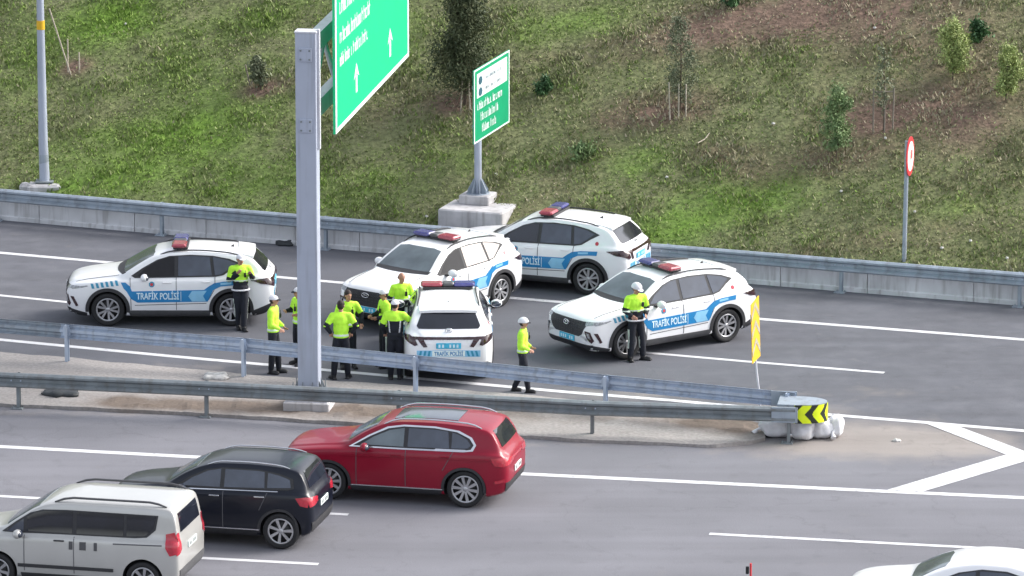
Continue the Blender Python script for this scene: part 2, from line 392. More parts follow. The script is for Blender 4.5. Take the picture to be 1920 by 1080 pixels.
# ------------------------------------------------------------------ ground and road
def gb(lst):
    return blob([(G(px, py), rx/88, ry/19.8, s) for (px, py, rx, ry, s) in lst])
dust = gb([(1640, 815, 130, 22, .95), (1760, 835, 110, 20, .7), (1500, 835, 120, 10, .6), (1180, 740, 260, 10, .45), (300, 690, 400, 10, .25), (1450, 770, 120, 12, .8),
           (1850, 830, 80, 18, .5), (1100, 832, 400, 5, .35), (1560, 850, 200, 12, .4), (250, 775, 400, 5, .4), (1650, 735, 120, 12, .22)])
M['asphalt'] = attr_mat('asphalt', [(.166, .166, .186), ('far_dark', (.104, .107, .124)), ('dust', (.27, .245, .232))], rough=.85, fine=40, bump=.004, amp=.13, stretch=(.06, 1.6, 1), angle=R(14), marks=True)
ax = fine_axis(-14, 14, .16, -3000, 3000); ay = fine_axis(-18, 12, .16, -3000, 3000)
road = grid_obj('road', ax, ay, lambda X, Y: X*0, M['asphalt'], attrs={'dust': dust, 'far_dark': lambda x, y: np.clip((y-np.interp(x, [G(0, 720).x, G(1450, 812).x, G(1920, 850).x], [G(0, 720).y, G(1450, 812).y, G(1920, 850).y]))/1.2+.3, 0, 1)*(.75+.25*np.exp(-((x-G(800, 600).x)/7)**2))}); tag(road, kind='structure')  # far carriageway gets a darker tone, strongest around the police cars

def poly_ground(name, px, z, m, zoff=True):
    me = MB(); pts = [G(*p) for p in px]; me.add([(p.x, p.y, z) for p in pts], [list(range(len(pts)))], m)
    o = me.build(name)
    if o.data.polygons[0].normal.z < 0: o.data.flip_normals()
    return o
def strip(name, px, width, z=.004):
    P = [G(*p) for p in px]; L = []; Rr = []
    # resample smoothly
    t = np.arange(len(P)); n = max(2, (len(P)-1)*8+1); tt = np.linspace(0, len(P)-1, n)
    X = np.interp(tt, t, [p.x for p in P]); Y = np.interp(tt, t, [p.y for p in P])
    mb = MB(); vs = []
    for i in range(n):
        a = Vector((X[min(i+1, n-1)]-X[max(i-1, 0)], Y[min(i+1, n-1)]-Y[max(i-1, 0)], 0)).normalized(); q = Vector((-a.y, a.x, 0))*width/2
        vs += [(X[i]+q.x, Y[i]+q.y, z), (X[i]-q.x, Y[i]-q.y, z)]
    mb.add(vs, [(2*i, 2*i+1, 2*i+3, 2*i+2) for i in range(n-1)], 'marking')
    o = mb.build(name)
    return tag(o, kind='structure')
strip('road_edge_line', [(-500, 430), (0, 474), (190, 491), (560, 523), (950, 558), (1440, 599.5), (1600, 612), (1920, 637), (2400, 672)], .20)
strip('road_lane_line', [(-360, 516), (0, 554), (150, 569)], .15)
strip('road_lane_line', [(1140, 655), (1400, 678), (1658, 699)], .15)
strip('road_edge_line', [(-500, 584), (0, 637), (320, 668), (540, 687.5), (720, 704), (1060, 735), (1260, 751), (1558, 778), (1720, 791), (1920, 808), (2400, 845)], .20)
strip('road_edge_line', [(-500, 812), (0, 837.5), (345, 856), (985, 889), (1640, 920.5), (1920, 933.5), (2500, 962)], .22)
strip('road_lane_line', [(-450, 906), (0, 930.5), (653, 965)], .15)
strip('road_lane_line', [(1330, 1001), (1920, 1032)], .15)
strip('road_lane_line', [(-500, 1000), (597, 1058)], .15)
strip('road_lane_line', [(1290, 1096), (2400, 1156)], .15)
ch = poly_ground('road_chevron', [(1800, 801), (1920, 846), (1950, 857), (1920, 866), (1730, 922.5), (1662, 919.5), (1886, 853), (1737, 795)], .008, 'marking'); tag(ch, kind='structure')

# raised concrete median
mtop = [(-400, 628), (0, 665), (320, 694), (460, 707), (640, 721), (800, 731), (1000, 748), (1300, 774), (1400, 792), (1436, 804)]
mbot = [(1436, 826), (1400, 834), (1345, 840), (1060, 828), (640, 797), (385, 781), (0, 762), (-400, 740)]
MEDZ = .07
earth = gb([(230, 757, 60, 10, .9), (330, 765, 120, 9, 1.0), (480, 770, 120, 12, .9), (690, 778, 110, 14, .9), (1330, 798, 90, 12, 1.0), (1400, 808, 50, 16, 1.0),
            (1150, 790, 120, 10, .35), (60, 745, 80, 12, .2), (900, 785, 150, 14, .6)])
M['median'] = attr_mat('median', [(.30, .28, .27), ('earth', (.145, .115, .095))], fine=14, bump=.01, amp=.16)
def inside_grid():
    T = [G(*p) for p in mtop]; B = [G(*p) for p in mbot[::-1]]
    xs = np.arange(T[0].x, G(1434, 800).x, .1)
    yt = np.interp(xs, [p.x for p in T], [p.y for p in T])+.03*fbm(xs, xs*0, 2, 3, 4); yb = np.interp(xs, [p.x for p in B], [p.y for p in B])+.03*fbm(xs, xs*0, 9, 3, 4)
    k = 22; vs = []; at = []
    for i in range(len(xs)):
        vs.append((xs[i], yb[i], 0))
        for j in range(k+1): vs.append((xs[i], yb[i]+(yt[i]-yb[i])*j/k, MEDZ))
        vs.append((xs[i], yt[i], 0))
    vs = np.array(vs); K = k+3
    z = vs[:, 2]; z += (z > 0)*(.012*fbm(vs[:, 0], vs[:, 1], 4, 3, 3)+.05*earth(vs[:, 0], vs[:, 1])*np.clip(fbm(vs[:, 0], vs[:, 1], 8, 3, 5), 0, 1))
    i = np.arange(len(xs)*K).reshape(len(xs), K)
    f = np.stack([i[:-1, :-1], i[1:, :-1], i[1:, 1:], i[:-1, 1:]], -1).reshape(-1, 4)
    return raw_obj('median_strip', vs, f, M['median'], None, {'earth': earth(vs[:, 0], vs[:, 1])}, smooth=False)
tag(inside_grid(), kind='structure')

# ------------------------------------------------------------------ far concrete wall
def wallobj():
    root = empty('concrete_wall', (0, float(wall_y(0)), 0))
    tag(root, 'low pale concrete retaining wall along the foot of the grassy hillside', 'wall')
    x = -24.0; k = 0
    while x < 24:
        x1 = x+1.5+1.0*((k*37) % 5)/5; mb = MB()
        xs = [x+.006, (x+x1)/2, x1-.006]; vs = []
        hgt = .60+.012*math.sin(k*2.3)
        for q in xs:
            y = float(wall_y(q)); vs += [(q, y-.05, -.05), (q, y-.03, .09), (q, y+.02, .11), (q, y+.05, hgt-.02), (q, y+.07, hgt), (q, y+.27, hgt), (q, y+.27, -.05)]
        fs = []
        for i in range(2):
            for j in range(7): fs.append((i*7+j, i*7+(j+1) % 7, i*7+7+(j+1) % 7, i*7+7+j))
        fs += [list(range(7)), list(range(20, 13, -1))]
        vs = [(a, b-root.location.y, c) for a, b, c in vs]
        mb.add(vs, fs, 'concrete_wall'); mb.build('wall_panel', root); x = x1; k += 1
wallobj()

# ------------------------------------------------------------------ guardrails
WP_ = [(0, .75), (.025, .745), (.085, .71), (.085, .672), (.012, .625), (.012, .565), (.085, .518), (.085, .48), (.025, .445), (0, .44)]
def beam_mesh(P, side, mname, z0=0):
    """P list of ground points; side +1 puts the corrugation bulge towards -normal"""
    prof = [(d, z) for d, z in WP_]+[(d-.006, z) for d, z in WP_[::-1]]; n = len(prof); vs = []; fs = []
    for i, p in enumerate(P):
        a = (P[min(i+1, len(P)-1)]-P[max(i-1, 0)]).normalized(); q = Vector((a.y, -a.x, 0))*side
        for d, z in prof: vs.append(p+q*(d+.06)+Vector((0, 0, z+z0)))
    for i in range(len(P)-1):
        for j in range(n): fs.append((i*n+j, i*n+(j+1) % n, (i+1)*n+(j+1) % n, (i+1)*n+j))
    fs += [list(range(n)), list(range(len(vs)-1, len(vs)-1-n, -1))]
    mb = MB(); mb.add(vs, fs, mname); return mb
def guardrail(name, label, posts, side, cat, matf, step_curve=None, z0=0.0):
    """posts: world points of the posts in order"""
    root = empty(name, posts[0]); tag(root, label, cat); o = posts[0]
    L = [p-o for p in posts]
    for p in L: p.z = 0
    for i in range(len(L)-1):
        a, b = L[i], L[i+1]; d = (b-a).normalized(); q = Vector((d.y, -d.x, 0))*side*.004*(i % 2)
        pts = [a+q-d*.16, a.lerp(b, .5)+q, b+q+d*.16]
        beam_mesh(pts, side, matf(i), z0).build('rail_beam', root)
    for i, p in enumerate(L):
        d = (L[min(i+1, len(L)-1)]-L[max(i-1, 0)]).normalized(); n = Vector((d.y, -d.x, 0))*side
        pm = matf(i)
        mb = MB(); hh = .74+z0
        mb.box(p+Vector((0, 0, hh/2)), (.012, .10, hh), pm, d, n); 
        for s in (-1, 1): mb.box(p+d*.03+n*(.05*s)+Vector((0, 0, hh/2)), (.06, .008, hh-.004), pm, d, n)
        mb.box(p+Vector((0, 0, .012)), (.24, .20, .02), pm, d, n)
        for s in (-1, 1):
            for t in (-1, 1): mb.tube([p+d*.09*s+n*.07*t+Vector((0, 0, .02)), p+d*.09*s+n*.07*t+Vector((0, 0, .05))], .012, pm, 6)
        mb.box(p+n*.055+Vector((0, 0, .595+z0)), (.16, .03, .18), pm, d, n)
        for s in (-1, 1): mb.tube([p+n*.06+d*.1*s+Vector((0, 0, .595+z0)), p+n*.095+d*.1*s+Vector((0, 0, .595+z0))], .016, 'galv_light', 6)
        mb.build('post', root)
    return root
def wallrail():
    P = []; px = [-1243-330, -935, -627, -319, -6, 302, 609, 926, 1250, 1575, 1909, 2250, 2590]
    for x in px:
        # x grows along the wall; pixel column -> point on the wall line
        lo, hi = -30., 30.
        for _ in range(50):
            m_ = (lo+hi)/2; yy = float(wall_y(m_))-.19; sx = 960+FPX*m_/((yy-CY)*cp+CZ*sp)
            if sx < x: lo = m_
            else: hi = m_
        P.append(Vector((lo, float(wall_y(lo))-.19, 0)))
    guardrail('guardrail', 'long galvanised guardrail in front of the far concrete wall below the grass', P, 1, 'guardrail', lambda i: 'galv', z0=.05)
wallrail()
RB = [G(*p) for p in [(-540, 628), (-208, 657), (124, 684), (455, 711), (777, 744), (1133, 782), (1473, 815)]]
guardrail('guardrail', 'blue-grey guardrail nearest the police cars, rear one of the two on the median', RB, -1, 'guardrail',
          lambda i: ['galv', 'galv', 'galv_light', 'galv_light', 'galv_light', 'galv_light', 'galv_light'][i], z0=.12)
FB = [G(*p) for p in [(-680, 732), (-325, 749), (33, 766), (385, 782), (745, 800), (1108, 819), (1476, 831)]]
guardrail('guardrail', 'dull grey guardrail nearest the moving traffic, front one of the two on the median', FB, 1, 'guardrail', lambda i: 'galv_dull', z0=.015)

# nose terminal of the two rails
def nose():
    a = FB[-1].copy(); b = RB[-1].copy(); a.z = b.z = 0
    d = (FB[-1]-FB[-2]).normalized(); o = a.lerp(b, .5)
    nose_c = o+d*.26; r = (a-b).length/2+.02
    root = empty('guardrail_nose', nose_c); tag(root, 'rounded grey steel nose joining the two median guardrails, with yellow and black chevron sheet', 'barrier end')
    n = Vector((-d.y, d.x, 0))  # towards far side
    mb = MB(); vs = []; K = 18; fs = []
    for i in range(K+3):
        if i in (0, K+2): p = -d*.42+n*(r if i else -r)
        else: t = -math.pi/2+math.pi*(i-1)/K; p = d*math.cos(t)*.55+n*math.sin(t)*r
        vs += [p+Vector((0, 0, .42)), p+Vector((0, 0, .80))]
    K += 2; fs = [(2*i, 2*i+2, 2*i+3, 2*i+1) for i in range(K)]+[[2*i+1 for i in range(K+1)], [2*i for i in range(K, -1, -1)], (0, 1, 2*K+1, 2*K)]
    mb.add(vs, fs, 'galv'); mb.build('nose_shell', root)
    for s, q in ((1, b), (-1, a)):
        mb = MB(); mb.box(q-nose_c-d*.05+n*(.02*s)+n*(.10*s)+Vector((0, 0, .61+(.105 if s > 0 else 0))), (.52, .025, .31), 'galv', d, n)
        mb.build('end_plate', root)
    # chevron sheet bent round the near half
    mb = MB(); N = 60
    def P(u, z):
        t = -math.pi/2+max(u-.09, 0)*math.pi*.60; p = d*(math.cos(t)*.565+min(u-.09, 0)*.9)+n*math.sin(t)*(r+.015); return p+Vector((0, 0, z))
    z0, z1 = .42, .79; nz_ = 20
    for i in range(N):
        for j in range(nz_):
            u0, u1 = i/N, (i+1)/N; a0, a1 = j/nz_, (j+1)/nz_
            uu = (u0+u1)/2; vv = (a0+a1)/2; k = uu*1.0-abs(vv-.5)*.30
            c = 'sign_black' if ((k*3.0+.36) % 1.0) < .42 else 'neon_yellow'
            mb.add([P(u0, z0+(z1-z0)*a0), P(u1, z0+(z1-z0)*a0), P(u1, z0+(z1-z0)*a1), P(u0, z0+(z1-z0)*a1)], [(0, 1, 2, 3)], c)
    mb.build('chevron_sheet', root)
nose()
# sandbags
def sandbag(loc, rz, sx, sy, sz, label, seed):
    n, mm = 22, 14; vs = []; fs = []; r = np.random.default_rng(seed); ph = r.uniform(0, 6.3, 8)
    for i in range(mm+1):
        t = math.pi*i/mm
        for k in range(n):
            p = 2*math.pi*k/n
            c = lambda a: math.copysign(abs(a)**.72, a)
            wob = 1+.06*math.sin(14*p+ph[5]+3*t)*math.sin(t)+.10*math.sin(3*p+ph[0]+t*2)+.07*math.sin(5*t+ph[1]+2*p)+.045*math.sin(9*p+ph[2])*math.sin(7*t+ph[3])
            vs.append((sx/2*c(math.sin(t))*c(math.cos(p))*wob, sy/2*c(math.sin(t))*c(math.sin(p))*wob, sz/2+sz/2*c(math.cos(t))*(1+.09*math.sin(4*p+ph[4])*math.sin(t))))
    for i in range(mm):
        for k in range(n): j = (k+1) % n; fs.append((i*n+k, i*n+n+k, i*n+n+j, i*n+j))
    mb = MB(); mb.add(vs, fs, 'sandbag', True)
    root = empty('sandbag', loc, rz); tag(root, label, 'sandbag', 'white sandbags under the barrier nose')
    mb.build('sack', root)
    m2 = MB(); m2.tube([(-sx/2*.9, 0, sz*.35), (-sx/2-.05, .01, sz*.3), (-sx/2-.13, -.03, sz*.12)], [.05, .025, .06], 'sandbag', 8, smooth=True); m2.build('tied_neck', root)
sandbag(G(1456, 818), R(-8), .66, .46, .44, 'leftmost white sandbag, just left of the last guardrail post', 1)
sandbag(G(1506, 823), R(-25), .50, .50, .46, 'plump white sandbag just right of the last guardrail post', 2)
sandbag(G(1538, 820), R(35), .40, .50, .43, 'bluish white sandbag under the chevron sheet', 3)
sandbag(G(1567, 818), R(75), .46, .30, .45, 'rightmost white sandbag at the tip of the barrier nose', 4)

# thin bent yellow panel
def yellow_sign():
    b = G(1427, 793); root = empty('warning_sign', b); tag(root, 'narrow leaning yellow panel with grey upward chevrons on a thin bent pole', 'sign')
    sc = 84*1.0
    def off(px, py):   # pixel on the upright plane through the base
        t = (b.y-CY)/ray(px, py).y; p = Vector((0, CY, CZ))+ray(px, py)*t; return p-b
    mb = MB(); mb.tube([(0, 0, 0), off(1424, 742), off(1419, 700), off(1414, 640), off(1408, 590)], .022, 'truss_steel', 8); mb.build('pole', root)
    u = Vector((.36, .93, 0)).normalized(); c1, c0 = off(1412, 562), off(1415, 677); v_ = (c1-c0); Hh = v_.length; v_.normalize()
    nrm = u.cross(v_).normalized()
    if nrm.x < 0: nrm = -nrm
    W = .50; mb = MB(); o = c0+nrm*.04
    A = lambda s, t, e=0: o+u*(W*(s-.5))+v_*(Hh*t)+nrm*e
    mb.plate([A(0, 0), A(1, 0.04), A(1, 1.03), A(0, .96)], nrm, .012, 'yellow_panel'); mb.build('panel', root)
    mb = MB()
    for k in range(3):
        t = .10+.29*k; mb.plate([A(.02, t, .006), A(.5, t+.20, .006), A(.98, t, .006), A(.98, t+.09, .006), A(.5, t+.29, .006), A(.02, t+.09, .006)], nrm, .004, 'panel_grey')
    mb.build('chevron_marks', root)
yellow_sign()

# glyph-like strokes for lettering too small to read
def strokes(mb, A, x0, x1, y0, h, nrm, m, seed, sp_=.62):
    r = random.Random(seed); x = x0
    while x < x1-h*.4:
        wl = h*r.uniform(.35, .62); t = h*.16; k = r.randrange(6)
        def bar(a, b, c, d): mb.plate([A(a, b), A(c, b), A(c, d), A(a, d)], nrm, .003, m)
        bar(x, y0, x+t, y0+h*(1 if k % 2 else .72))
        if k in (0, 1, 3): bar(x+wl-t, y0, x+wl, y0+h*.7)
        if k in (0, 2, 3, 5): bar(x+t*1.02, y0+h*.55, x+wl-t*1.02, y0+h*.7)
        if k in (1, 2, 4): bar(x+t*1.02, y0, x+wl-t*1.02, y0+h*.14)
        x += wl+h*.16
        if r.random() < .1: x += h*.35
# ------------------------------------------------------------------ gantry post
NR = Vector((math.cos(R(8.8)), -math.sin(R(8.8)), 0)); NP = Vector((math.sin(R(8.8)), math.cos(R(8.8)), 0))
def gantry():
    b = G(581, 768); root = empty('gantry_sign', b, 0)
    tag(root, 'tall square steel post on the median carrying a big green motorway sign on two arms', 'gantry sign')
    topz = zat(b, 59); Z = Vector((0, 0, 1))
    mb = MB(); mb.box((0, 0, topz/2+.2), (.425, .34, topz-.4), 'pole_steel', NR, NP, bev=.012); mb.build('post', root)
    mb = MB(); mb.box((0, 0, topz+.01), (.45, .36, .03), 'truss_steel', NR, NP); mb.build('post_cap', root)
    mb = MB(); mb.box((0, 0, .26), (.86, .72, .04), 'truss_steel', NR, NP)
    for k in range(4):
        for s in (-1, 1):
            x = -.30+.2*k; p = NR*x+NP*(-s*.18)
            mb.plate([p+Z*.28, p-NP*s*.16+Z*.28, p+Z*.62], NR, .015, 'galv_dull')
    for s in (-1, 1):
        for k in (-1, 1):
            p = NR*s*.2125+NP*k*.12; mb.plate([p+Z*.28, p+NR*s*.18+Z*.28, p+Z*.66], NP, .015, 'galv_dull')
    mb.build('base_plate', root)
    mb = MB(); mb.box((0, 0, .12), (.95, .85, .24), 'concrete', NR, NP, bev=.02); mb.build('plinth', root)
    z1, z2 = zat(b, 100), zat(b, 233)
    for z in (z1, z2):
        mb = MB(); mb.box(NP*-.185+Z*z, (.26, .03, .28), 'pole_steel', NR, NP, bev=.006)
        for s in (-1, 1):
            for t in (-1, 1): mb.tube([NP*-.2+NR*.09*s+Z*(z+.09*t), NP*-.225+NR*.09*s+Z*(z+.09*t)], .022, 'galv_dull', 6)
        mb.build('bolt_plate', root)
    for z, hh in ((z1+.10, .36), (z2+.18, .36)):
        mb = MB(); mb.box(NP*(.18+4.6)+Z*z, (.22, 9.1, hh), 'truss_steel', NR, NP); 
        mb.box(NP*.2+Z*z, (.34, .04, hh+.2), 'truss_steel', NR, NP)
        mb.build('arm', root)
    mb = MB()
    for k in range(6):
        a = NP*(.5+1.3*k)+Z*(z2+.3); c = NP*(.5+1.3*(k+1))+Z*(z1-.04)
        if k % 2: a, c = NP*(.5+1.3*k)+Z*(z1-.04), NP*(.5+1.3*(k+1))+Z*(z2+.3)
        mb.tube([a, c], .055, 'truss_steel', 6)
    mb.box(NR*.24+Z*((z1+z2)/2), (.05, .10, z1-z2+1.0), 'truss_steel', NR, NP)
    mb.build('brace', root)
    # board
    q = b+NR*.46+NP*.62; zb = zat(q, 252); o = NR*.46+NP*.62+Z*(zb)
    L, Hh = 8.7, 4.5
    A = lambda s, t, e=0: o+NP*s+Z*t+NR*e
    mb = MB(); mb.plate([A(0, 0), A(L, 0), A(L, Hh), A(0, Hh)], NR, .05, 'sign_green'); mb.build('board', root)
    mb = MB(); e = .006; t = .09
    for a, c_, d_, f_ in ((0, 0, L, t), (0, Hh-t, L, Hh), (0, t, t*1.6, Hh-t), (L-t*1.6, t, L, Hh-t)): mb.plate([A(a, c_, e), A(d_, c_, e), A(d_, f_, e), A(a, f_, e)], NR, .004, 'sign_white')
    mb.build('border', root)
    mb = MB(); AA = lambda s, t_: A(s, t_, .007)
    for (x0, x1, y0, h, sd_) in ((.5, 3.7, 1.30, .26, 1), (.5, 4.0, 1.78, .30, 2), (.5, 4.0, 2.38, .34, 3), (.5, 4.2, 2.98, .34, 4), (.5, 4.0, 3.5, .34, 5), (5.3, 8.0, 2.62, .34, 6), (5.3, 8.0, 3.3, .34, 7)):
        strokes(mb, AA, x0, x1, y0, h, NR, 'sign_white', sd_)
    for x, y in ((2.0, .42), (5.4, .42)):
        x *= 1.18; mb.plate([AA(x-.09, y), AA(x+.09, y), AA(x+.09, y+.36), AA(x-.09, y+.36)], NR, .003, 'sign_white')
        mb.plate([AA(x-.30, y+.30), AA(x, y+.40), AA(x+.30, y+.30), AA(x, y+.62)], NR, .003, 'sign_white')
    for a, c_, d_, f_ in ((5.0, 2.26, 8.4, 2.32), (5.0, 2.32, 5.09, 4.0)): mb.plate([AA(a, c_), AA(d_, c_), AA(d_, f_), AA(a, f_)], NR, .003, 'sign_white')
    mb.build('lettering', root)
gantry()

# ------------------------------------------------------------------ green roadside sign
def green_sign():
    g = H(898, 388); g0 = g.copy(); FRd = Vector((math.cos(R(19)), -math.sin(R(19)), 0)); FP = Vector((math.sin(R(19)), math.cos(R(19)), 0)); Z = Vector((0, 0, 1))
    s = G(907, 440, .75); s = Vector((G(898, 425, .6).x, float(wall_y(G(898, 425, .6).x))+1.0, .70))
    slab = empty('sign_foundation', s); tag(slab, 'large pale stepped concrete block behind the guardrail under the green sign', 'concrete block')
    mb = MB(); mb.box(FRd*.04+Z*0, (1.55, 1.5, .80), 'concrete', FRd, FP, bev=.03); mb.build('lower_step', slab)
    mb = MB(); mb.box(FP*.22+FRd*-.1+Z*.50, (.72, .62, .22), 'concrete', FRd, FP, bev=.02); mb.build('upper_step', slab)
    b = s+FP*.22+FRd*-.1+Z*.61; root = empty('direction_sign', b)
    tag(root, 'green rectangular road sign with white top panel on a grey pole on the concrete block', 'sign')
    zt = zat(b, 180)-b.z
    mb = MB(); mb.tube([(0, 0, 0), (0, 0, zt)], .085, 'pole_steel', 14); mb.build('pole', root)
    mb = MB(); mb.tube([(0, 0, 0), (0, 0, .02)], .27, 'galv', 16)
    for k in range(8):
        t = k*math.pi/4+.2; d = Vector((math.cos(t), math.sin(t), 0)); n = Vector((-d.y, d.x, 0))
        mb.plate([d*.08+Z*.02, d*.24+Z*.02, d*.24+Z*.1, d*.09+Z*.36], n, .012, 'galv')
    mb.build('flange', root)
    a = 17; U = Vector((math.sin(R(a)), math.cos(R(a)), 0)); Nn = Vector((math.cos(R(a)), -math.sin(R(a)), 0))
    L = 2.75; o = Nn*.10-U*.62-Nn*0; px0 = b+o
    zb = zat(px0, 271)-b.z; Hh = 1.70; o = o+Z*zb
    A = lambda s_, t, e=0: o+U*s_+Z*t+Nn*e
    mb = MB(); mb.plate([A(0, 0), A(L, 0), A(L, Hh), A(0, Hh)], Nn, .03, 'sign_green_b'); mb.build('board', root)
    mb = MB(); t = .035
    for q in ((0, 0, L, t), (0, Hh-t, L, Hh), (0, t, t*1.6, Hh-t), (L-t*1.6, t, L, Hh-t)): mb.plate([A(q[0], q[1], .005), A(q[2], q[1], .005), A(q[2], q[3], .005), A(q[0], q[3], .005)], Nn, .004, 'sign_white')
    mb.build('border', root)
    mb = MB(); mb.plate([A(.22, 1.02, .006), A(L-.2, 1.02, .006), A(L-.2, 1.58, .006), A(.22, 1.58, .006)], Nn, .004, 'sign_white'); mb.build('white_panel', root)
    mb = MB()
    for cy in (1.14, 1.40): mb.plate([A(.48+.15*math.cos(k*math.pi/7), cy+.10*math.sin(k*math.pi/7), .010) for k in range(14)], Nn, .003, 'sign_navy')
    mb.build('emblem', root)
    mb = MB(); strokes(mb, lambda s_, t: A(s_, t, .010), .85, 2.1, 1.36, .09, Nn, 'galv', 21); strokes(mb, lambda s_, t: A(s_, t, .010), .85, 2.1, 1.12, .09, Nn, 'galv', 22)
    for x0, x1, y, sd_ in ((.25, 2.2, .74, 11), (.5, 1.9, .46, 12), (.6, 1.7, .18, 13)): strokes(mb, lambda s_, t: A(s_, t, .008), x0, x1, y, .19, Nn, 'sign_white', sd_)
    mb.build('lettering', root)
    mb = MB()
    for t in (.4, 1.3): mb.box(o+U*L/2+Z*t-Nn*.05, (L-.1, .03, .07), 'sign_back', U, Nn)
    mb.build('stiffener', root)
green_sign()

def round_sign():
    b = H(1695, 489); b.z -= .1; root = empty('prohibition_sign', b); tag(root, 'round white sign with a red rim on a slim grey pole behind the far guardrail', 'sign')
    zt = zat(b, 256)-b.z; mb = MB(); mb.tube([(0, 0, 0), (.03, 0, zt-.1)], .05, 'galv', 10); mb.build('pole', root)
    a = R(15); U = Vector((math.sin(a), math.cos(a), 0)); N = Vector((math.cos(a), -math.sin(a), 0)); Z = Vector((0, 0, 1)); r = .44; c = Vector((.05, 0, zt-r))+N*.06
    disc = lambda rr, e, k=28: [c+N*e+U*rr*math.cos(t*2*math.pi/k)+Z*rr*math.sin(t*2*math.pi/k) for t in range(k)]
    mb = MB(); mb.plate(disc(r, 0), N, .02, 'sign_red'); mb.build('disc', root)
    mb = MB(); mb.plate(disc(r*.76, .006), N, .004, 'sign_white'); mb.build('face', root)
    mb = MB(); mb.box(c+N*.010-U*.09, (.07, .004, .30), 'panel_grey', U, N); mb.box(c+N*.010+U*.09+Z*.03, (.13, .004, .20), 'sign_red', U, N); mb.build('symbol', root)
round_sign()

def lamp_pole():
    b = H(84, 343); root = empty('street_lamp', b); tag(root, 'tall pale grey lamp pole with a yellow band beside the far guardrail at the left', 'lamp post')
    mb = MB(); zt = zat(b, 0)-b.z; mb.tube([(0, 0, -.1), (-.02, 0, .9), (-.03, 0, zt), (-.10, 0, 11)], [.125, .11, .085, .05], 'pole_steel', 16); mb.build('pole', root)
    mb = MB(); mb.tube([(-.10, 0, 10.9), (-.1, -.4, 11.4), (-.1, -1.6, 11.6)], .04, 'pole_steel', 8); mb.build('arm', root)
    mb = MB(); mb.box((-.1, -1.9, 11.6), (.3, .7, .12), 'galv', bev=.03); mb.build('lamp_head', root)
    z0, z1 = zat(b, 55)-b.z, zat(b, 38)-b.z
    mb = MB(); mb.tube([(-.027, 0, z0), (-.027, 0, z1)], .095, 'yellow_panel', 16); mb.build('yellow_band', root)
    z0, z1 = zat(b, 306)-b.z, zat(b, 289)-b.z
    mb = MB(); mb.tube([(-.012, 0, z0), (-.015, 0, z1)], .116, 'galv', 16); mb.build('grey_band', root)
    mb = MB(); mb.box((0, 0, .05), (.42, .42, .03), 'galv_dull'); mb.build('flange', root)
    f_ = empty('lamp_foundation', b); tag(f_, 'rough pale concrete footing around the base of the lamp pole', 'concrete block')
    mb = MB(); mb.box((0, -.05, -.14), (.80, .6, .30), 'concrete', bev=.05); mb.box((-.46, -.05, -.12), (.26, .34, .26), 'concrete', bev=.06); mb.build('footing', f_)
lamp_pole()

# ================================================================== vehicles
def pchip(tab, x):
    X = np.array([t[0] for t in tab], float); Y = np.array([t[1] for t in tab], float)
    h = np.diff(X); d = np.diff(Y)/h; m = np.zeros(len(X))
    for i in range(1, len(X)-1):
        if d[i-1]*d[i] > 0:
            w1, w2 = 2*h[i]+h[i-1], h[i]+2*h[i-1]; m[i] = (w1+w2)/(w1/d[i-1]+w2/d[i])
    m[0], m[-1] = d[0], d[-1]
    x = np.clip(x, X[0], X[-1]); k = np.clip(np.searchsorted(X, x)-1, 0, len(h)-1); t = (x-X[k])/h[k]
    return (2*t**3-3*t**2+1)*Y[k]+(t**3-2*t**2+t)*h[k]*m[k]+(-2*t**3+3*t**2)*Y[k+1]+(t**3-t**2)*h[k]*m[k+1]
def catmull(P, sub):
    P = np.array(P, float); out = []
    for i in range(len(P)-1):
        p0 = P[max(i-1, 0)]; p1 = P[i]; p2 = P[i+1]; p3 = P[min(i+2, len(P)-1)]
        for k in range(sub):
            t = k/sub; out.append(.5*((2*p1)+(p2-p0)*t+(2*p0-5*p1+4*p2-p3)*t*t+(3*p1-p0-3*p2+p3)*t**3))
    out.append(P[-1]); return np.array(out)
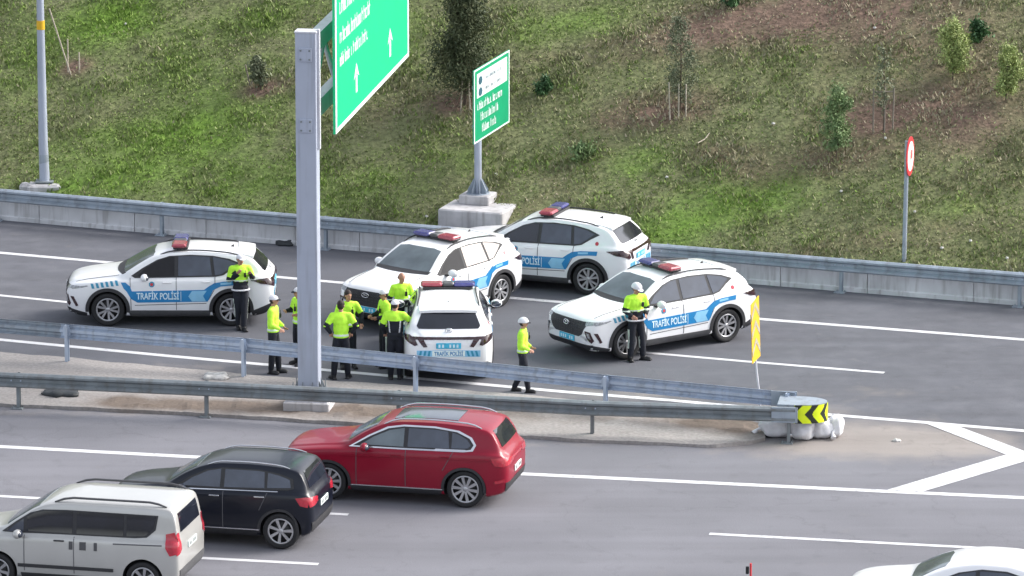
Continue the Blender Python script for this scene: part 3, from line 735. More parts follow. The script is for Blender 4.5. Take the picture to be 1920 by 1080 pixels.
class Car:
    def __init__(s, sp):
        sp = dict(sp); s.sp = sp; s.L0 = sp['L']
        if 'squash' in sp:
            sp['L'] = s.mx(sp['L'])
            for k in ('w', 'zb', 'zs', 'ht'): sp[k] = [(s.mx(a), b) for a, b in sp[k]]
        L = s.L = sp['L']
        for k in ('zs', 'ht'): sp[k] = [(a, s.mz(b)) for a, b in sp[k]]
        e = [0, .008, .025, .05, .085, .13, .18, .24]
        xs = e+list(np.arange(.30, L-.30, .06))+[L-k for k in e[::-1]]
        xs = np.array(sorted(xs)); s.xs = xs
        w_, zb, zs, ht = [pchip(sp[k], xs) for k in ('w', 'zb', 'zs', 'ht')]
        tr = sp.get('tumble', .5); rings = []
        for i, x in enumerate(xs):
            W, B, Sh, T = w_[i], zb[i], min(zs[i], ht[i]-.03), ht[i]; rnd = sp.get('edge', .06)
            hgt = T-rnd-Sh; a = min(max(hgt/.12, 0), 1)
            y0 = W-.075
            ye = y0-tr*max(hgt-.03, 0)*1.0-(1-a)*.16; ze = (Sh+max(hgt, 0)*a+(T-Sh)*.45*(1-a))
            mid = B+.45*(Sh-B)
            P = [(0, B), (W*.55, B), (W-.16, B), (W-.05, B+.035), (W-.02, B+.12), (W-.004, mid-.06), (W, mid+.10), (W-.012, Sh-.13), (W-.035, Sh-.03), (y0, Sh+.01*a),
                 (y0+(ye-y0)*.5, (Sh+ze)/2+.004), (ye, ze), (ye-.045, ze+(T-ze)*.55), (ye-.16, T-.012), (ye*.45, T-.002+.006), (0, T+.008)]
            rings.append(catmull(P, 2))
        n = len(rings[0]); full = []
        for r in rings:
            full.append(np.concatenate([r, np.stack([-r[-2:0:-1, 0], r[-2:0:-1, 1]], -1)]))
        K = len(full[0]); vs = []; fs = []
        for i, r in enumerate(full): vs += [(xs[i]-L/2, p[0], p[1]) for p in r]
        for i in range(len(xs)-1):
            for k in range(K): j = (k+1) % K; fs.append((i*K+k, (i+1)*K+k, (i+1)*K+j, i*K+j))
        mb = MB(); mb.add(vs, fs, sp['paint'], True)
        for i, fl in ((0, 0), (len(xs)-1, 1)):
            idx = [i*K+k for k in range(K)]
            c = len(mb.v); mb.v.append((xs[i]-L/2, 0, float(np.mean([vs[q][2] for q in idx]))))
            for k in range(K):
                a, b = idx[k], idx[(k+1) % K]; mb.f.append([a, b, c] if not fl else [b, a, c]); mb.m.append(0); mb.sm.append(True)
        s.me = mb.mesh('body'); s.vs = mb.v
        s.bvh = BVHTree.FromPolygons([Vector(v) for v in mb.v], mb.f, epsilon=0)
        s.parts = []
    def mz(s, z):
        k = s.sp.get('kz', 1); return z if z < .5 else .5+(z-.5)*k
    def mx(s, x):
        x0, k = s.sp['squash']; return x if x < x0 else x0+(x-x0)*k
    def hit(s, u, v, axis, side):
        if axis in ('side', 'top') and 'squash' in s.sp: u = s.mx(u+s.L0/2)-s.L/2
        if axis != 'top': v = s.mz(v)
        if axis == 'side': o, d = Vector((u, 3*side, v)), Vector((0, -side, 0))
        elif axis == 'front': o, d = Vector((-5, u, v)), Vector((1, 0, 0))
        elif axis == 'rear': o, d = Vector((5, u, v)), Vector((-1, 0, 0))
        else: o, d = Vector((u, v, 4)), Vector((0, 0, -1))
        h, n, i, _ = s.bvh.ray_cast(o, d)
        if h is None: return None
        if n.dot(d) > 0: n = -n
        return h, n
    def decal(s, name, poly, m, axis='side', side=-1, off=.003, res=.05, skirt=True, parent=None):
        """panel that follows the body; poly in body metres: side (x from nose, z), front/rear (y, z), top (x, y)"""
        P = []
        off += .004
        pl = [((u-s.L0/2, v) if axis in ('side', 'top') else (u, v)) for u, v in poly]
        for i, a in enumerate(pl):
            b = pl[(i+1) % len(pl)]; k = max(1, int(math.hypot(b[0]-a[0], b[1]-a[1])/res+.5))
            for j in range(k): P.append((a[0]+(b[0]-a[0])*j/k, a[1]+(b[1]-a[1])*j/k))
        n = len(P); E = [(i, (i+1) % n) for i in range(n)]
        x0, x1 = min(p[0] for p in P), max(p[0] for p in P); y0, y1 = min(p[1] for p in P), max(p[1] for p in P)
        def inside(x, y):
            c = False
            for i in range(n):
                a, b = P[i], P[(i+1) % n]
                if (a[1] > y) != (b[1] > y) and x < (b[0]-a[0])*(y-a[1])/(b[1]-a[1])+a[0]: c = not c
            return c
        pts = list(P); yy = y0+res/2
        while yy < y1:
            xx = x0+res/2
            while xx < x1:
                if inside(xx, yy) and min((xx-p[0])**2+(yy-p[1])**2 for p in P) > (res*.4)**2: pts.append((xx, yy))
                xx += res
            yy += res
        vs2, e_, f_, ov, _, _ = delaunay_2d_cdt([Vector(p) for p in pts], E, [], 1, 1e-5)
        V = []; Nn = []; ok = []
        for p in vs2:
            h = s.hit(p.x, p.y, axis, side)
            if h is None: V.append(Vector((0, 0, 0))); Nn.append(Vector((0, 0, 1))); ok.append(False)
            else: V.append(h[0]+h[1]*off); Nn.append(h[1]); ok.append(True)
        F = []; lim = res*6
        for f in f_:
            if all(ok[i] for i in f) and max((V[f[i]]-V[f[i-1]]).length for i in range(len(f))) < lim:
                a, b, c = [V[i] for i in f[:3]]
                if (b-a).cross(c-a).dot(Nn[f[0]]) < 0: f = f[::-1]
                F.append(list(f))
        mb = MB(); mb.add(V, F, m, True)
        if skirt and off > .0035:
            cnt = {}
            for f in F:
                for i in range(len(f)): a, b = f[i], f[(i+1) % len(f)]; cnt[(a, b)] = 1
            base = {}
            for (a, b) in list(cnt):
                if (b, a) not in cnt:
                    for q in (a, b):
                        if q not in base: base[q] = len(mb.v); mb.v.append(tuple(V[q]-Nn[q]*(off+.004))); mb.v.append(tuple(V[q]))
                    mb.f.append([base[b]+1, base[a]+1, base[a], base[b]]); mb.m.append(0); mb.sm.append(False)
        return s.reg(name, mb.mesh(name), parent)
    def reg(s, name, me, parent=None):
        s.parts.append([name, me, parent]); return len(s.parts)-1
    def both(s, name, poly, m, off=.003, **k):
        return [s.decal(name, poly, m, 'side', sd, off, **k) for sd in (-1, 1)]
    def mirror(s, name, poly, m, axis, off=.003, **k):
        for q in (-1, 1): s.decal(name, [(u*q, v) for u, v in poly], m, axis, 1, off, **k)
    def text(s, name, body, m, cx, cz, h, width, axis='side', side=-1, off=.010):
        cu = bpy.data.curves.new('t', 'FONT'); cu.body = body; cu.size = 1; cu.align_x = 'CENTER'; cu.align_y = 'CENTER'; cu.offset = .022
        o = bpy.data.objects.new('t', cu); col.objects.link(o); dg = bpy.context.evaluated_depsgraph_get()
        me = bpy.data.meshes.new_from_object(o.evaluated_get(dg)); bpy.data.objects.remove(o)
        xs = [v.co.x for v in me.vertices]; ys = [v.co.y for v in me.vertices]
        sx = width/(max(xs)-min(xs)); sy = h/.72; cxm = (max(xs)+min(xs))/2; fl = 1 if (axis == 'side' and side < 0) or axis == 'rear' else -1
        for v in me.vertices:
            a = (v.co.x-cxm)*sx*fl; b = v.co.y*sy
            r = s.hit(cx-s.L0/2+a, cz+b, 'side', side) if axis == 'side' else s.hit(a, cz+b, axis, side)
            v.co = r[0]+r[1]*(off+.003) if r else Vector((0, 0, .3))
        if fl < 0: me.flip_normals()
        me.materials.clear(); me.materials.append(M[m]); me.name = name
        s.reg(name, me)
    def cut_arches(s):
        sp = s.sp; mb = MB()
        o = bpy.data.objects.new('body', s.me); col.objects.link(o)
        s.me.materials.append(M['cladding'])
        for wx in sp['wheels']:
            for sd in (-1, 1):
                c = MB(); r = sp['wr']+sp.get('gap', .055); c.lathe((wx-s.L/2, sd*.98, sp['wr']+.01), [(0, -.40), (r, -.40), (r, .40), (0, .40)], 'cladding', (0, 1, 0), 40, smooth=False)
                c.f = [f for f in c.f]; cm = c.mesh('c')
                # weld the axis
                import bmesh
                bm = bmesh.new(); bm.from_mesh(cm); bmesh.ops.remove_doubles(bm, verts=bm.verts, dist=1e-5); bmesh.ops.recalc_face_normals(bm, faces=bm.faces); bm.to_mesh(cm); bm.free()
                co = bpy.data.objects.new('c', cm); col.objects.link(co)
                md = o.modifiers.new('b', 'BOOLEAN'); md.object = co; md.operation = 'DIFFERENCE'; md.solver = 'EXACT'; md.material_mode = 'TRANSFER'
        dg = bpy.context.evaluated_depsgraph_get(); me = bpy.data.meshes.new_from_object(o.evaluated_get(dg))
        for md in o.modifiers: bpy.data.objects.remove(md.object)
        bpy.data.objects.remove(o); me.name = 'body'; s.me = me
        ci = [i for i, m_ in enumerate(me.materials) if m_ and m_.name == 'cladding']
        rim = set()
        for p in me.polygons:
            if p.material_index in ci: rim.update(p.vertices); p.use_smooth = False
        for p in me.polygons:
            if any(v_ in rim for v_ in p.vertices): p.use_smooth = False
    def wheel_meshes(s):
        sp = s.sp; r = sp['wr']; ri = r*sp.get('rimr', .70); tw = .115; t = MB()
        t.lathe((0, 0, 0), [(ri-.01, -tw*.7), (ri+.015, -tw*.92), (r*.90, -tw), (r*.965, -tw*.93), (r, -tw*.6), (r, 0), (r, tw*.6), (r*.965, tw*.93), (r*.90, tw), (ri+.015, tw*.92), (ri-.01, tw*.7), (ri-.02, 0), (ri-.01, -tw*.7)], 'rubber', n=40)
        q = MB(); q.lathe((0, 0, 0), [(0, -.035), (ri-.015, -.035), (ri-.015, .02), (0, .02)], 'rim_dark', n=32)
        q.lathe((0, 0, 0), [(ri-.030, -tw*.78), (ri-.018, -tw*.86), (ri+.004, -tw*.84), (ri+.002, -tw*.5), (ri-.03, -tw*.5), (ri-.030, -tw*.78)], 'rim_silver', n=40)
        q.lathe((0, 0, 0), [(0, -tw*.72), (.035, -tw*.74), (.055, -tw*.62), (.055, -.02), (0, -.02)], 'rim_silver', n=16)
        ns = sp.get('spokes', 5)
        for k in range(ns):
            for dlt in ((-.14, .14) if ns == 5 else (0,)):
                a = 2*math.pi*k/ns+.3; a0, a1 = a+dlt*.9, a+dlt*(1.9 if ns == 5 else 1)+(.12 if ns != 5 else .05)
                p0 = Vector((math.cos(a0)*.04, 0, math.sin(a0)*.04)); p1 = Vector((math.cos(a1)*(ri-.02), 0, math.sin(a1)*(ri-.02)))
                d = (p1-p0); ln = d.length; d.normalize(); n_ = Vector((-d.z, 0, d.x))
                w0, w1 = (.018, .026) if ns == 5 else (.02, .03)
                vs = []
                for (p, ww, yy) in ((p0, w0, -tw*.66), (p1, w1, -tw*.80)):
                    for sgn in (-1, 1): vs.append(p+n_*ww*sgn+Vector((0, yy, 0)))
                    for sgn in (-1, 1): vs.append(p+n_*ww*sgn+Vector((0, yy+.03, 0)))
                q.add(vs, [(0, 1, 5, 4), (2, 0, 4, 6), (1, 3, 7, 5), (3, 2, 6, 7), (0, 2, 3, 1), (4, 5, 7, 6)], 'rim_silver')
        return t.mesh('wheel'), q.mesh('rim')
    def assemble(s, name, label, cat, group=None):
        root = empty(name); tag(root, label, cat, group)
        s.cut_arches(); link('body', s.me, root)
        objs = []
        for nm, me, par in s.parts: objs.append(link(nm, me, root if par is None else objs[par]))
        tm, rm = s.wheel_meshes()
        for wx in s.sp['wheels']:
            for sd in (-1, 1):
                t = link('wheel', tm, root); t.location = (wx-s.L/2, sd*(s.sp['track']-.0), s.sp['wr'])
                t.rotation_euler = (0, wx*1.7, 0) if sd < 0 else (0, wx, math.pi)
                link('rim', rm, t)
        return root
    def place(s, root, p, rz): root.location = (p.x, p.y, 0); root.rotation_euler = (0, 0, rz)
def arc(cx, cz, r0, r1, a0, a1, n=14):
    o = [(cx+r1*math.cos(R(a0+(a1-a0)*k/n)), cz+r1*math.sin(R(a0+(a1-a0)*k/n))) for k in range(n+1)]
    i = [(cx+r0*math.cos(R(a0+(a1-a0)*k/n)), cz+r0*math.sin(R(a0+(a1-a0)*k/n))) for k in range(n, -1, -1)]
    return o+i
def seg(a, b, w):
    d = Vector((b[0]-a[0], b[1]-a[1])).normalized(); n = Vector((-d.y, d.x))*w/2
    return [(a[0]-n.x, a[1]-n.y), (b[0]-n.x, b[1]-n.y), (b[0]+n.x, b[1]+n.y), (a[0]+n.x, a[1]+n.y)]
def mirror_part(c, x, z, m, y=.0, base_y=.86):
    z = c.mz(z)
    for sd in (-1, 1):
        mb = MB(); X = x-c.L0/2
        mb.ell((X+.02, sd*(base_y+.17), z), (.085, .125, .085), m, nu=16, nv=10)
        mb.ell((X+.05, sd*(base_y+.17), z), (.072, .108, .068), 'glass_tint')
        mb.box((X+.0, sd*(base_y+.02), z-.05), (.09, .14, .035), 'cladding'); c.reg('mirror', mb.mesh('mirror'))
def handle(c, x, z, m):
    for sd in (-1, 1):
        h = c.hit(x-c.L0/2, z, 'side', sd)[0]; mb = MB(); mb.box((h.x, h.y+sd*.012, h.z), (.20, .028, .028), m, bev=.008); c.reg('door_handle', mb.mesh('door_handle'))
def plate_part(c, axis, z, m='plate_blue', w=.52, h=.12, name='number_plate'):
    hh = c.hit(0, z, axis, 1)[0]; z = hh.z; s_ = -1 if axis == 'front' else 1
    mb = MB(); mb.box((hh.x+s_*.012, 0, z), (.022, w, h), m, bev=.006)
    for k in range(6):
        if k != 2: mb.box((hh.x+s_*.025, -.19+.075*k, z), (.004, .04, h*.55), 'letter_white' if m == 'plate_blue' else 'gap')
    c.reg(name, mb.mesh(name))
def rails(c, x0, x1, m, dy=.0, r=.018, lift=.035, n=12):
    for sd in (-1, 1):
        mb = MB(); pts = []
        for k in range(n+1):
            t = k/n; X = x0+(x1-x0)*t
            T = pchip(c.sp['ht'], np.array([X]))[0]; Wd = pchip(c.sp['w'], np.array([X]))[0]; Sh = pchip(c.sp['zs'], np.array([X]))[0]
            y = (Wd-.075-c.sp.get('tumble', .5)*max(T-.09-Sh, 0))-.05+dy; h = c.hit(X-c.L0/2, sd*y, 'top', 1)[0]
            e = lift*min(1, min(t, 1-t)*8); pts.append((h.x, h.y, h.z+e+.004))
        mb.tube(pts, [r*.6]+[r]*(n-1)+[r*.6], m, 8); c.reg('roof_rail', mb.mesh('roof_rail'))

# ---- police SUV
SUV = dict(kz=.975, L=4.5, paint='white_paint', wheels=(.91, 3.59), wr=.365, track=.80, tumble=.46, spokes=5,
    w=[(0, .62), (.03, .71), (.08, .78), (.2, .855), (.5, .915), (1.2, .925), (3.3, .93), (4.0, .925), (4.25, .895), (4.4, .84), (4.47, .78), (4.5, .70)],
    zb=[(0, .42), (.04, .33), (.15, .25), (.6, .21), (4.0, .22), (4.3, .27), (4.45, .36), (4.5, .48)],
    zs=[(0, .74), (.08, .86), (.3, .95), (1.2, 1.03), (2.2, 1.06), (3.0, 1.07), (3.5, 1.11), (4.0, 1.15), (4.3, 1.11), (4.5, .98)],
    ht=[(0, .80), (.03, .885), (.10, .95), (.3, 1.01), (.8, 1.09), (1.18, 1.145), (1.30, 1.20), (1.6, 1.385), (1.98, 1.57), (2.35, 1.63), (2.8, 1.645), (3.4, 1.61), (3.85, 1.56), (4.0, 1.50), (4.2, 1.32), (4.36, 1.165), (4.42, 1.11), (4.47, 1.06), (4.5, 1.02)])
def window_set(c, outline, panes, mats, frame='cladding', chrome=None):
    if chrome:
        c.both('window_trim', chrome, 'chrome', .004, res=.06)
    for sd in (-1, 1):
        k = c.decal('window_frame', outline, frame, 'side', sd, .006 if chrome else .004, res=.06)
        for i, (p, m) in enumerate(zip(panes, mats)): c.decal('window', p, m, 'side', sd, .012 if chrome else .009, res=.06)
def police_car():
    c = Car(SUV); XB = .20
    out = [(1.42, 1.12), (1.66, 1.28), (1.98, 1.455), (2.25, 1.535), (2.7, 1.56), (3.2, 1.54), (3.55, 1.48), (3.82, 1.38), (3.62, 1.27), (3.42, 1.14), (3.25, 1.105), (2.2, 1.085), (1.5, 1.075)]
    p1 = [(1.56, 1.115), (1.72, 1.275), (2.0, 1.435), (2.22, 1.505), (2.36, 1.52), (2.36, 1.115), (1.9, 1.105)]
    p2 = [(2.44, 1.525), (2.75, 1.53), (3.12, 1.515), (3.17, 1.13), (2.44, 1.115)]
    p3 = [(3.19, 1.512), (3.5, 1.455), (3.70, 1.385), (3.56, 1.275), (3.38, 1.155), (3.24, 1.135)]
    window_set(c, out, [p1, p2, p3], ['glass_dark', 'glass_tint', 'glass_tint'])
    c.decal('windshield', [(-.70, 1.18), (.70, 1.18), (.66, 1.30), (.565, 1.525), (.35, 1.555), (-.35, 1.555), (-.565, 1.525), (-.66, 1.30)], 'glass_screen', 'front', 1, .004, res=.07)
    c.decal('cowl', [(-.72, 1.135), (.72, 1.135), (.74, 1.178), (-.74, 1.178)], 'cladding', 'front', 1, .004, res=.05)
    c.decal('rear_window', [(-.62, 1.19), (.62, 1.19), (.66, 1.24), (.545, 1.50), (-.545, 1.50), (-.66, 1.24)], 'glass_dark', 'rear', 1, .004, res=.07)
    # face
    c.decal('grille', [(-.60, .885), (.60, .885), (.62, .80), (.50, .60), (.40, .545), (-.40, .545), (-.50, .60), (-.62, .80)], 'cladding', 'front', 1, .006)
    mb = MB()
    for r_ in range(5):
        for k in range(-6+r_ % 2, 7 - r_ % 2):
            y = k*.085; z = .62+.055*r_
            if abs(y) < .47+.03*r_: h = c.hit(y, z, 'front', 1); mb.box((h[0].x-.012, y, h[0].z), (.012, .05, .018), 'rim_dark')
    c.reg('grille_mesh', mb.mesh('grille_mesh'))
    c.mirror('headlight', [(.58, .885), (.86, .90), (.80, .84), (.60, .80)], 'lamp_clear', 'front', .009)
    c.both('headlight', [(.10, .865), (.46, .915), (.50, .905), (.36, .865), (.14, .82)], 'lamp_clear', .008)
    c.mirror('fog_lamp', [(.60, .70), (.74, .68), (.80, .50), (.76, .44), (.68, .52)], 'lamp_dark', 'front', .008)
    c.mirror('fog_lens', [(.65, .66), (.72, .65), (.75, .53), (.70, .55)], 'lamp_clear', 'front', .014, res=.03)
    c.both('fog_lamp', [(.10, .66), (.17, .66), (.27, .46), (.22, .44)], 'lamp_dark', .008, res=.03)
    c.decal('lower_bumper', [(-.78, .40), (.78, .40), (.70, .30), (.55, .245), (-.55, .245), (-.70, .30)], 'cladding', 'front', 1, .006)
    c.both('lower_bumper', [(.05, .40), (.46, .30), (.46, .22), (.10, .24)], 'cladding', .007)
    plate_part(c, 'front', .475)
    h = c.hit(0, .80, 'front', 1)[0]; mb = MB()
    ring = [(h.x-.03, .095*math.cos(t*math.pi/9), h.z+.05*math.sin(t*math.pi/9)) for t in range(19)]
    mb.tube(ring, .009, 'chrome', 6, caps=False); mb.tube([(h.x-.03, -.045, .765), (h.x-.03, -.03, .835)], .008, 'chrome', 6); mb.tube([(h.x-.03, .03, .765), (h.x-.03, .045, .835)], .008, 'chrome', 6); mb.tube([(h.x-.03, -.04, .795), (h.x-.03, .04, .805)], .007, 'chrome', 6)
    c.reg('emblem', mb.mesh('emblem'))
    c.decal('hood_seam', [(.22, -.66), (1.16, -.70), (1.16, -.69), (.22, -.65)], 'gap', 'top', 1, .0025); c.decal('hood_seam', [(.22, .65), (1.16, .69), (1.16, .70), (.22, .66)], 'gap', 'top', 1, .0025)
    # sides
    for wx in SUV['wheels']:
        k0 = (-8, 186)
        c.both('wheel_arch_trim', arc(wx, .375, .41, .485, k0[0], k0[1], 22), 'cladding', .016, res=.06)
    c.both('sill_trim', [(1.36, .36), (3.14, .36), (3.12, .225), (1.40, .225)], 'sill_grey', .013, res=.06)
    c.both('door_seam', seg((1.42, .37), (1.40, 1.08), .012), 'gap', .003); c.both('door_seam', seg((2.40, .37), (2.40, 1.10), .012), 'gap', .003)
    c.both('door_seam', seg((3.10, .60), (3.24, .86), .012), 'gap', .003); c.both('door_seam', seg((3.24, .86), (3.24, 1.10), .012), 'gap', .003)
    c.both('crease', seg((1.5, .475), (3.05, .52), .012), 'sill_grey', .0028)
    handle(c, 2.20, .985, 'white_paint'); handle(c, 3.05, 1.0, 'white_paint'); mirror_part(c, 1.70, 1.12, 'white_paint')
    # livery
    for sd in (-1, 1):
        c.decal('blue_stripe', [(1.20, .985), (1.30, .985), (1.40, .90), (1.44, .79), (3.0, .825), (3.10, .90), (3.22, .975), (3.42, 1.01), (3.82, 1.03), (3.80, .93), (3.62, .925), (3.36, .90), (3.20, .82), (3.08, .56), (1.56, .535), (1.42, .62), (1.33, .78), (1.26, .86)], 'police_blue', 'side', sd, .0035, res=.06)
        c.decal('pale_arrow', [(2.66, .68), (2.74, .80), (3.06, .805), (2.98, .69), (3.04, .57), (2.74, .565)], 'pale_blue', 'side', sd, .0065, res=.06)
        c.decal('pale_arrow', [(3.36, .935), (3.60, .955), (3.60, 1.0), (3.36, .98)], 'pale_blue', 'side', sd, .0065, res=.06)
        c.text('door_lettering', 'TRAFİK POLİSİ', 'letter_white', 2.00, .675, .150, .92, 'side', sd, .009)
        c.decal('pale_line', seg((2.50, .57), (2.50, .79), .012), 'letter_white', 'side', sd, .0065)
        c.decal('door_badge', [(1.87+.062*math.cos(k*math.pi/8), .945+.062*math.sin(k*math.pi/8)) for k in range(16)], 'police_teal', 'side', sd, .0045, res=.03)
        c.decal('badge_centre', [(1.87+.034*math.cos(k*math.pi/6), .945+.034*math.sin(k*math.pi/6)) for k in range(12)], 'sign_red', 'side', sd, .008, res=.03)
        c.decal('pillar_badge', [(3.78+.042*math.cos(k*math.pi/8), 1.19+.042*math.sin(k*math.pi/8)) for k in range(16)], 'lamp_red', 'side', sd, .0045, res=.03)
        for k in range(6):
            x = .60+.105*k; z = .905+.013*k
            c.decal('fender_stripe', [(x-.028, z-.055+.0*k), (x+.03, z-.055), (x, z+.05), (x-.055, z+.05)], 'police_teal', 'side', sd, .0045, res=.04)
    # rear
    c.decal('tail_strip', [(-.80, 1.045), (.80, 1.045), (.78, .995), (-.78, .995)], 'lamp_dark', 'rear', 1, .008)
    c.mirror('tail_lamp', [(.86, 1.04), (.70, 1.03), (.64, .88), (.70, .86), (.84, .93)], 'lamp_dark', 'rear', .011)
    c.mirror('tail_lamp', [(.66, 1.02), (.52, 1.0), (.44, .84), (.52, .83)], 'lamp_dark', 'rear', .011)
    c.both('tail_lamp', [(4.02, 1.045), (4.36, 1.075), (4.44, 1.03), (4.40, .93), (4.24, .955)], 'lamp_dark', .009)
    c.mirror('tail_reflector', [(.72, .40), (.56, .40), (.56, .43), (.72, .43)], 'lamp_red', 'rear', .010)
    plate_part(c, 'rear', .86)
    c.decal('rear_band', [(-.66, .76), (.66, .76), (.66, .62), (-.66, .62)], 'pale_blue', 'rear', 1, .0035)
    c.decal('rear_panel', [(-.34, .75), (.34, .75), (.34, .63), (-.34, .63)], 'sign_white', 'rear', 1, .006)
    c.text('rear_lettering', 'TRAFİK POLİSİ', 'police_blue', 0, .685, .085, .60, 'rear', 1, .010)
    for k in range(3):
        for q in (-1, 1): x = q*(.41+.09*k); c.decal('rear_stripe', [(x-.02+.01*q, .63), (x+.025+.01*q, .63), (x+.02-.02*q, .75), (x-.025-.02*q, .75)], 'police_teal', 'rear', 1, .007, res=.04)
    c.decal('rear_bumper', [(-.80, .50), (.80, .50), (.78, .36), (.6, .30), (-.6, .30), (-.78, .36)], 'cladding', 'rear', 1, .010)
    c.both('rear_bumper', [(4.02, .34), (4.43, .50), (4.46, .40), (4.30, .28), (4.05, .23)], 'cladding', .009)
    hz = c.hit(0, 1.15, 'rear', 1)[0]; mb = MB(); mb.tube([(hz.x+.015, .07*math.cos(t*math.pi/9), 1.15+.045*math.sin(t*math.pi/9)) for t in range(19)], .012, 'chrome', 6, caps=False); mb.box((hz.x+.01, 0, 1.15), (.012, .07, .03), 'chrome'); c.reg('emblem', mb.mesh('emblem'))
    # roof
    mb = MB()
    vs = []
    for x, z, wd in ((3.72-2.25, 1.576, .60), (3.95-2.25, 1.548, .61), (4.09-2.25, 1.519, .60)):
        for y in (-wd, -wd*.5, 0, wd*.5, wd): vs.append((x-abs(y)*.05, y, z-abs(y)**2*.05))
    nv = len(vs); vs += [(a, b, z-.055) for a, b, z in vs]; fs = []
    for i in range(2):
        for j in range(4): a = i*5+j; fs += [(a, a+5, a+6, a+1), (a+nv, a+1+nv, a+6+nv, a+5+nv)]
    for j in range(4): fs += [(10+j, 10+j+nv, 11+j+nv, 11+j), (j+1, j+1+nv, j+nv, j)]
    for i in range(2): fs += [(i*5, i*5+nv, i*5+5+nv, i*5+5), (i*5+9, i*5+9+nv, i*5+4+nv, i*5+4)]
    mb.add(vs, fs, 'white_paint'); c.reg('spoiler', mb.mesh('spoiler'))
    rails(c, 2.05, 3.75, 'cladding', r=.016, lift=.03)
    mb = MB(); mb.add([(1.22, -.015, 1.53), (1.38, -.02, 1.52), (1.38, .02, 1.52), (1.22, .015, 1.53), (1.36, 0, 1.63)], [(0, 1, 4), (1, 2, 4), (2, 3, 4), (3, 0, 4), (3, 2, 1, 0)], 'cladding'); c.reg('antenna', mb.mesh('antenna'))
    mb = MB(); mb.box((XB+.03, 0, 1.644), (.32, 1.04, .045), 'cladding', bev=.01)  # bar mount, made deeper so its dark colour also stands for the bar's shadow
    for sd in (-1, 1): mb.box((XB, sd*.50, 1.612), (.10, .05, .09), 'cladding')
    k = c.reg('light_bar', mb.mesh('light_bar'))
    for sd, m in ((-1, 'bar_red'), (1, 'bar_blue')):
        mb = MB(); mb.box((XB, sd*.345, 1.702), (.32, .45, .085), m, bev=.03); c.reg('bar_lens', mb.mesh('bar_lens'), k)
    mb = MB(); mb.box((XB, 0, 1.702), (.28, .22, .075), 'sill_grey', bev=.02); c.reg('bar_centre', mb.mesh('bar_centre'), k)
    return c
pc = police_car()
GP = 'white and blue traffic police cars on the closed lanes'
proto = pc.assemble('police_car', 'leftmost white police SUV with blue side stripe, nose pointing left, seen side-on', 'police car', GP)
def pcar(root, label, px, py, rz):
    if label: root['label'] = label
    p = G(px, py); root.location = p; root.rotation_euler = (0, 0, rz)
def swap(root, name, k, m, side=-1):
    for o in KIDS[root.name]:
        if o.name.split('.')[0] == name and len(o.data.vertices) and sum(v.co.y for v in o.data.vertices)*side > 0:
            if k == 0:
                o.data = o.data.copy(); o.data.materials[0] = M[m]; return
            k -= 1
cars = [proto]+[copy_tree(proto) for _ in range(4)]
pcar(cars[0], None, 323, 594, R(0))
pcar(cars[1], 'white police SUV with its nose toward the bare-headed officers, seen from its front corner', 809, 585, R(52))
pcar(cars[2], 'white police SUV seen from behind, boot and blue rear plate beside the group of officers', 840, 675, R(-89))
pcar(cars[3], 'white police SUV furthest right, a helmeted officer standing at its front wheel', 1222, 643, R(36))
pcar(cars[4], 'white police SUV furthest back, next to the far guardrail, seen from its rear corner', 1023, 529, R(-21))
swap(cars[0], 'window', 0, 'open_window')
swap(cars[1], 'window', 0, 'open_window'); swap(cars[1], 'window', 1, 'glass_reflection'); swap(cars[1], 'window', 2, 'glass_reflection')
for k in range(3): swap(cars[3], 'window', k, 'glass_tint')

# ---- moving traffic
def traffic(sp, out, panes, mats, extra, chrome=None):
    c = Car(sp); window_set(c, out, panes, mats, 'cladding' if sp['paint'] != 'black_paint' else 'rim_dark', chrome)
    extra(c); return c
RED = dict(kz=.89, squash=(3.75, .84), L=4.60, paint='red_paint', wheels=(.93, 3.64), wr=.365, track=.80, tumble=.42, spokes=10, rimr=.74,
    w=[(0, .60), (.03, .69), (.08, .76), (.2, .84), (.5, .91), (1.2, .92), (3.4, .93), (4.1, .925), (4.35, .89), (4.5, .84), (4.57, .78), (4.6, .70)],
    zb=[(0, .42), (.04, .33), (.15, .25), (.6, .21), (4.1, .22), (4.4, .27), (4.55, .36), (4.6, .48)],
    zs=[(0, .80), (.08, .92), (.3, 1.0), (1.2, 1.10), (2.2, 1.14), (3.4, 1.16), (4.1, 1.17), (4.4, 1.13), (4.6, 1.0)],
    ht=[(0, .86), (.03, .95), (.10, 1.02), (.3, 1.07), (.8, 1.15), (1.15, 1.20), (1.28, 1.25), (1.6, 1.46), (1.98, 1.65), (2.35, 1.725), (2.9, 1.74), (3.6, 1.71), (4.05, 1.65), (4.2, 1.58), (4.36, 1.35), (4.46, 1.19), (4.52, 1.14), (4.57, 1.10), (4.6, 1.06)])
def common(c, m_lamp_r, screen=(.70, 1.24, .56, 1.60), rear=(.62, 1.25, .54, 1.58), trim='cladding', arches=True):
    a, b, d, e = screen; L = c.L
    c.decal('windshield', [(-a, b), (a, b), (d, e-.03), (d*.6, e), (-d*.6, e), (-d, e-.03)], 'glass_screen', 'front', 1, .004, res=.07)
    a, b, d, e = rear; c.decal('rear_window', [(-a, b), (a, b), (d, e), (-d, e)], 'glass_dark', 'rear', 1, .004, res=.07)
    wf, wr_ = c.sp['wheels']; r = c.sp['wr']
    if arches:
        for wx in (wf, wr_): c.both('wheel_arch_trim', arc(wx, r+.01, r+.045, r+.10, -8, 187, 22), trim, .012, res=.06)
    c.both('sill_trim', [(wf+.45, .33), (wr_-.45, .33), (wr_-.47, .225), (wf+.47, .225)], trim, .010, res=.06)
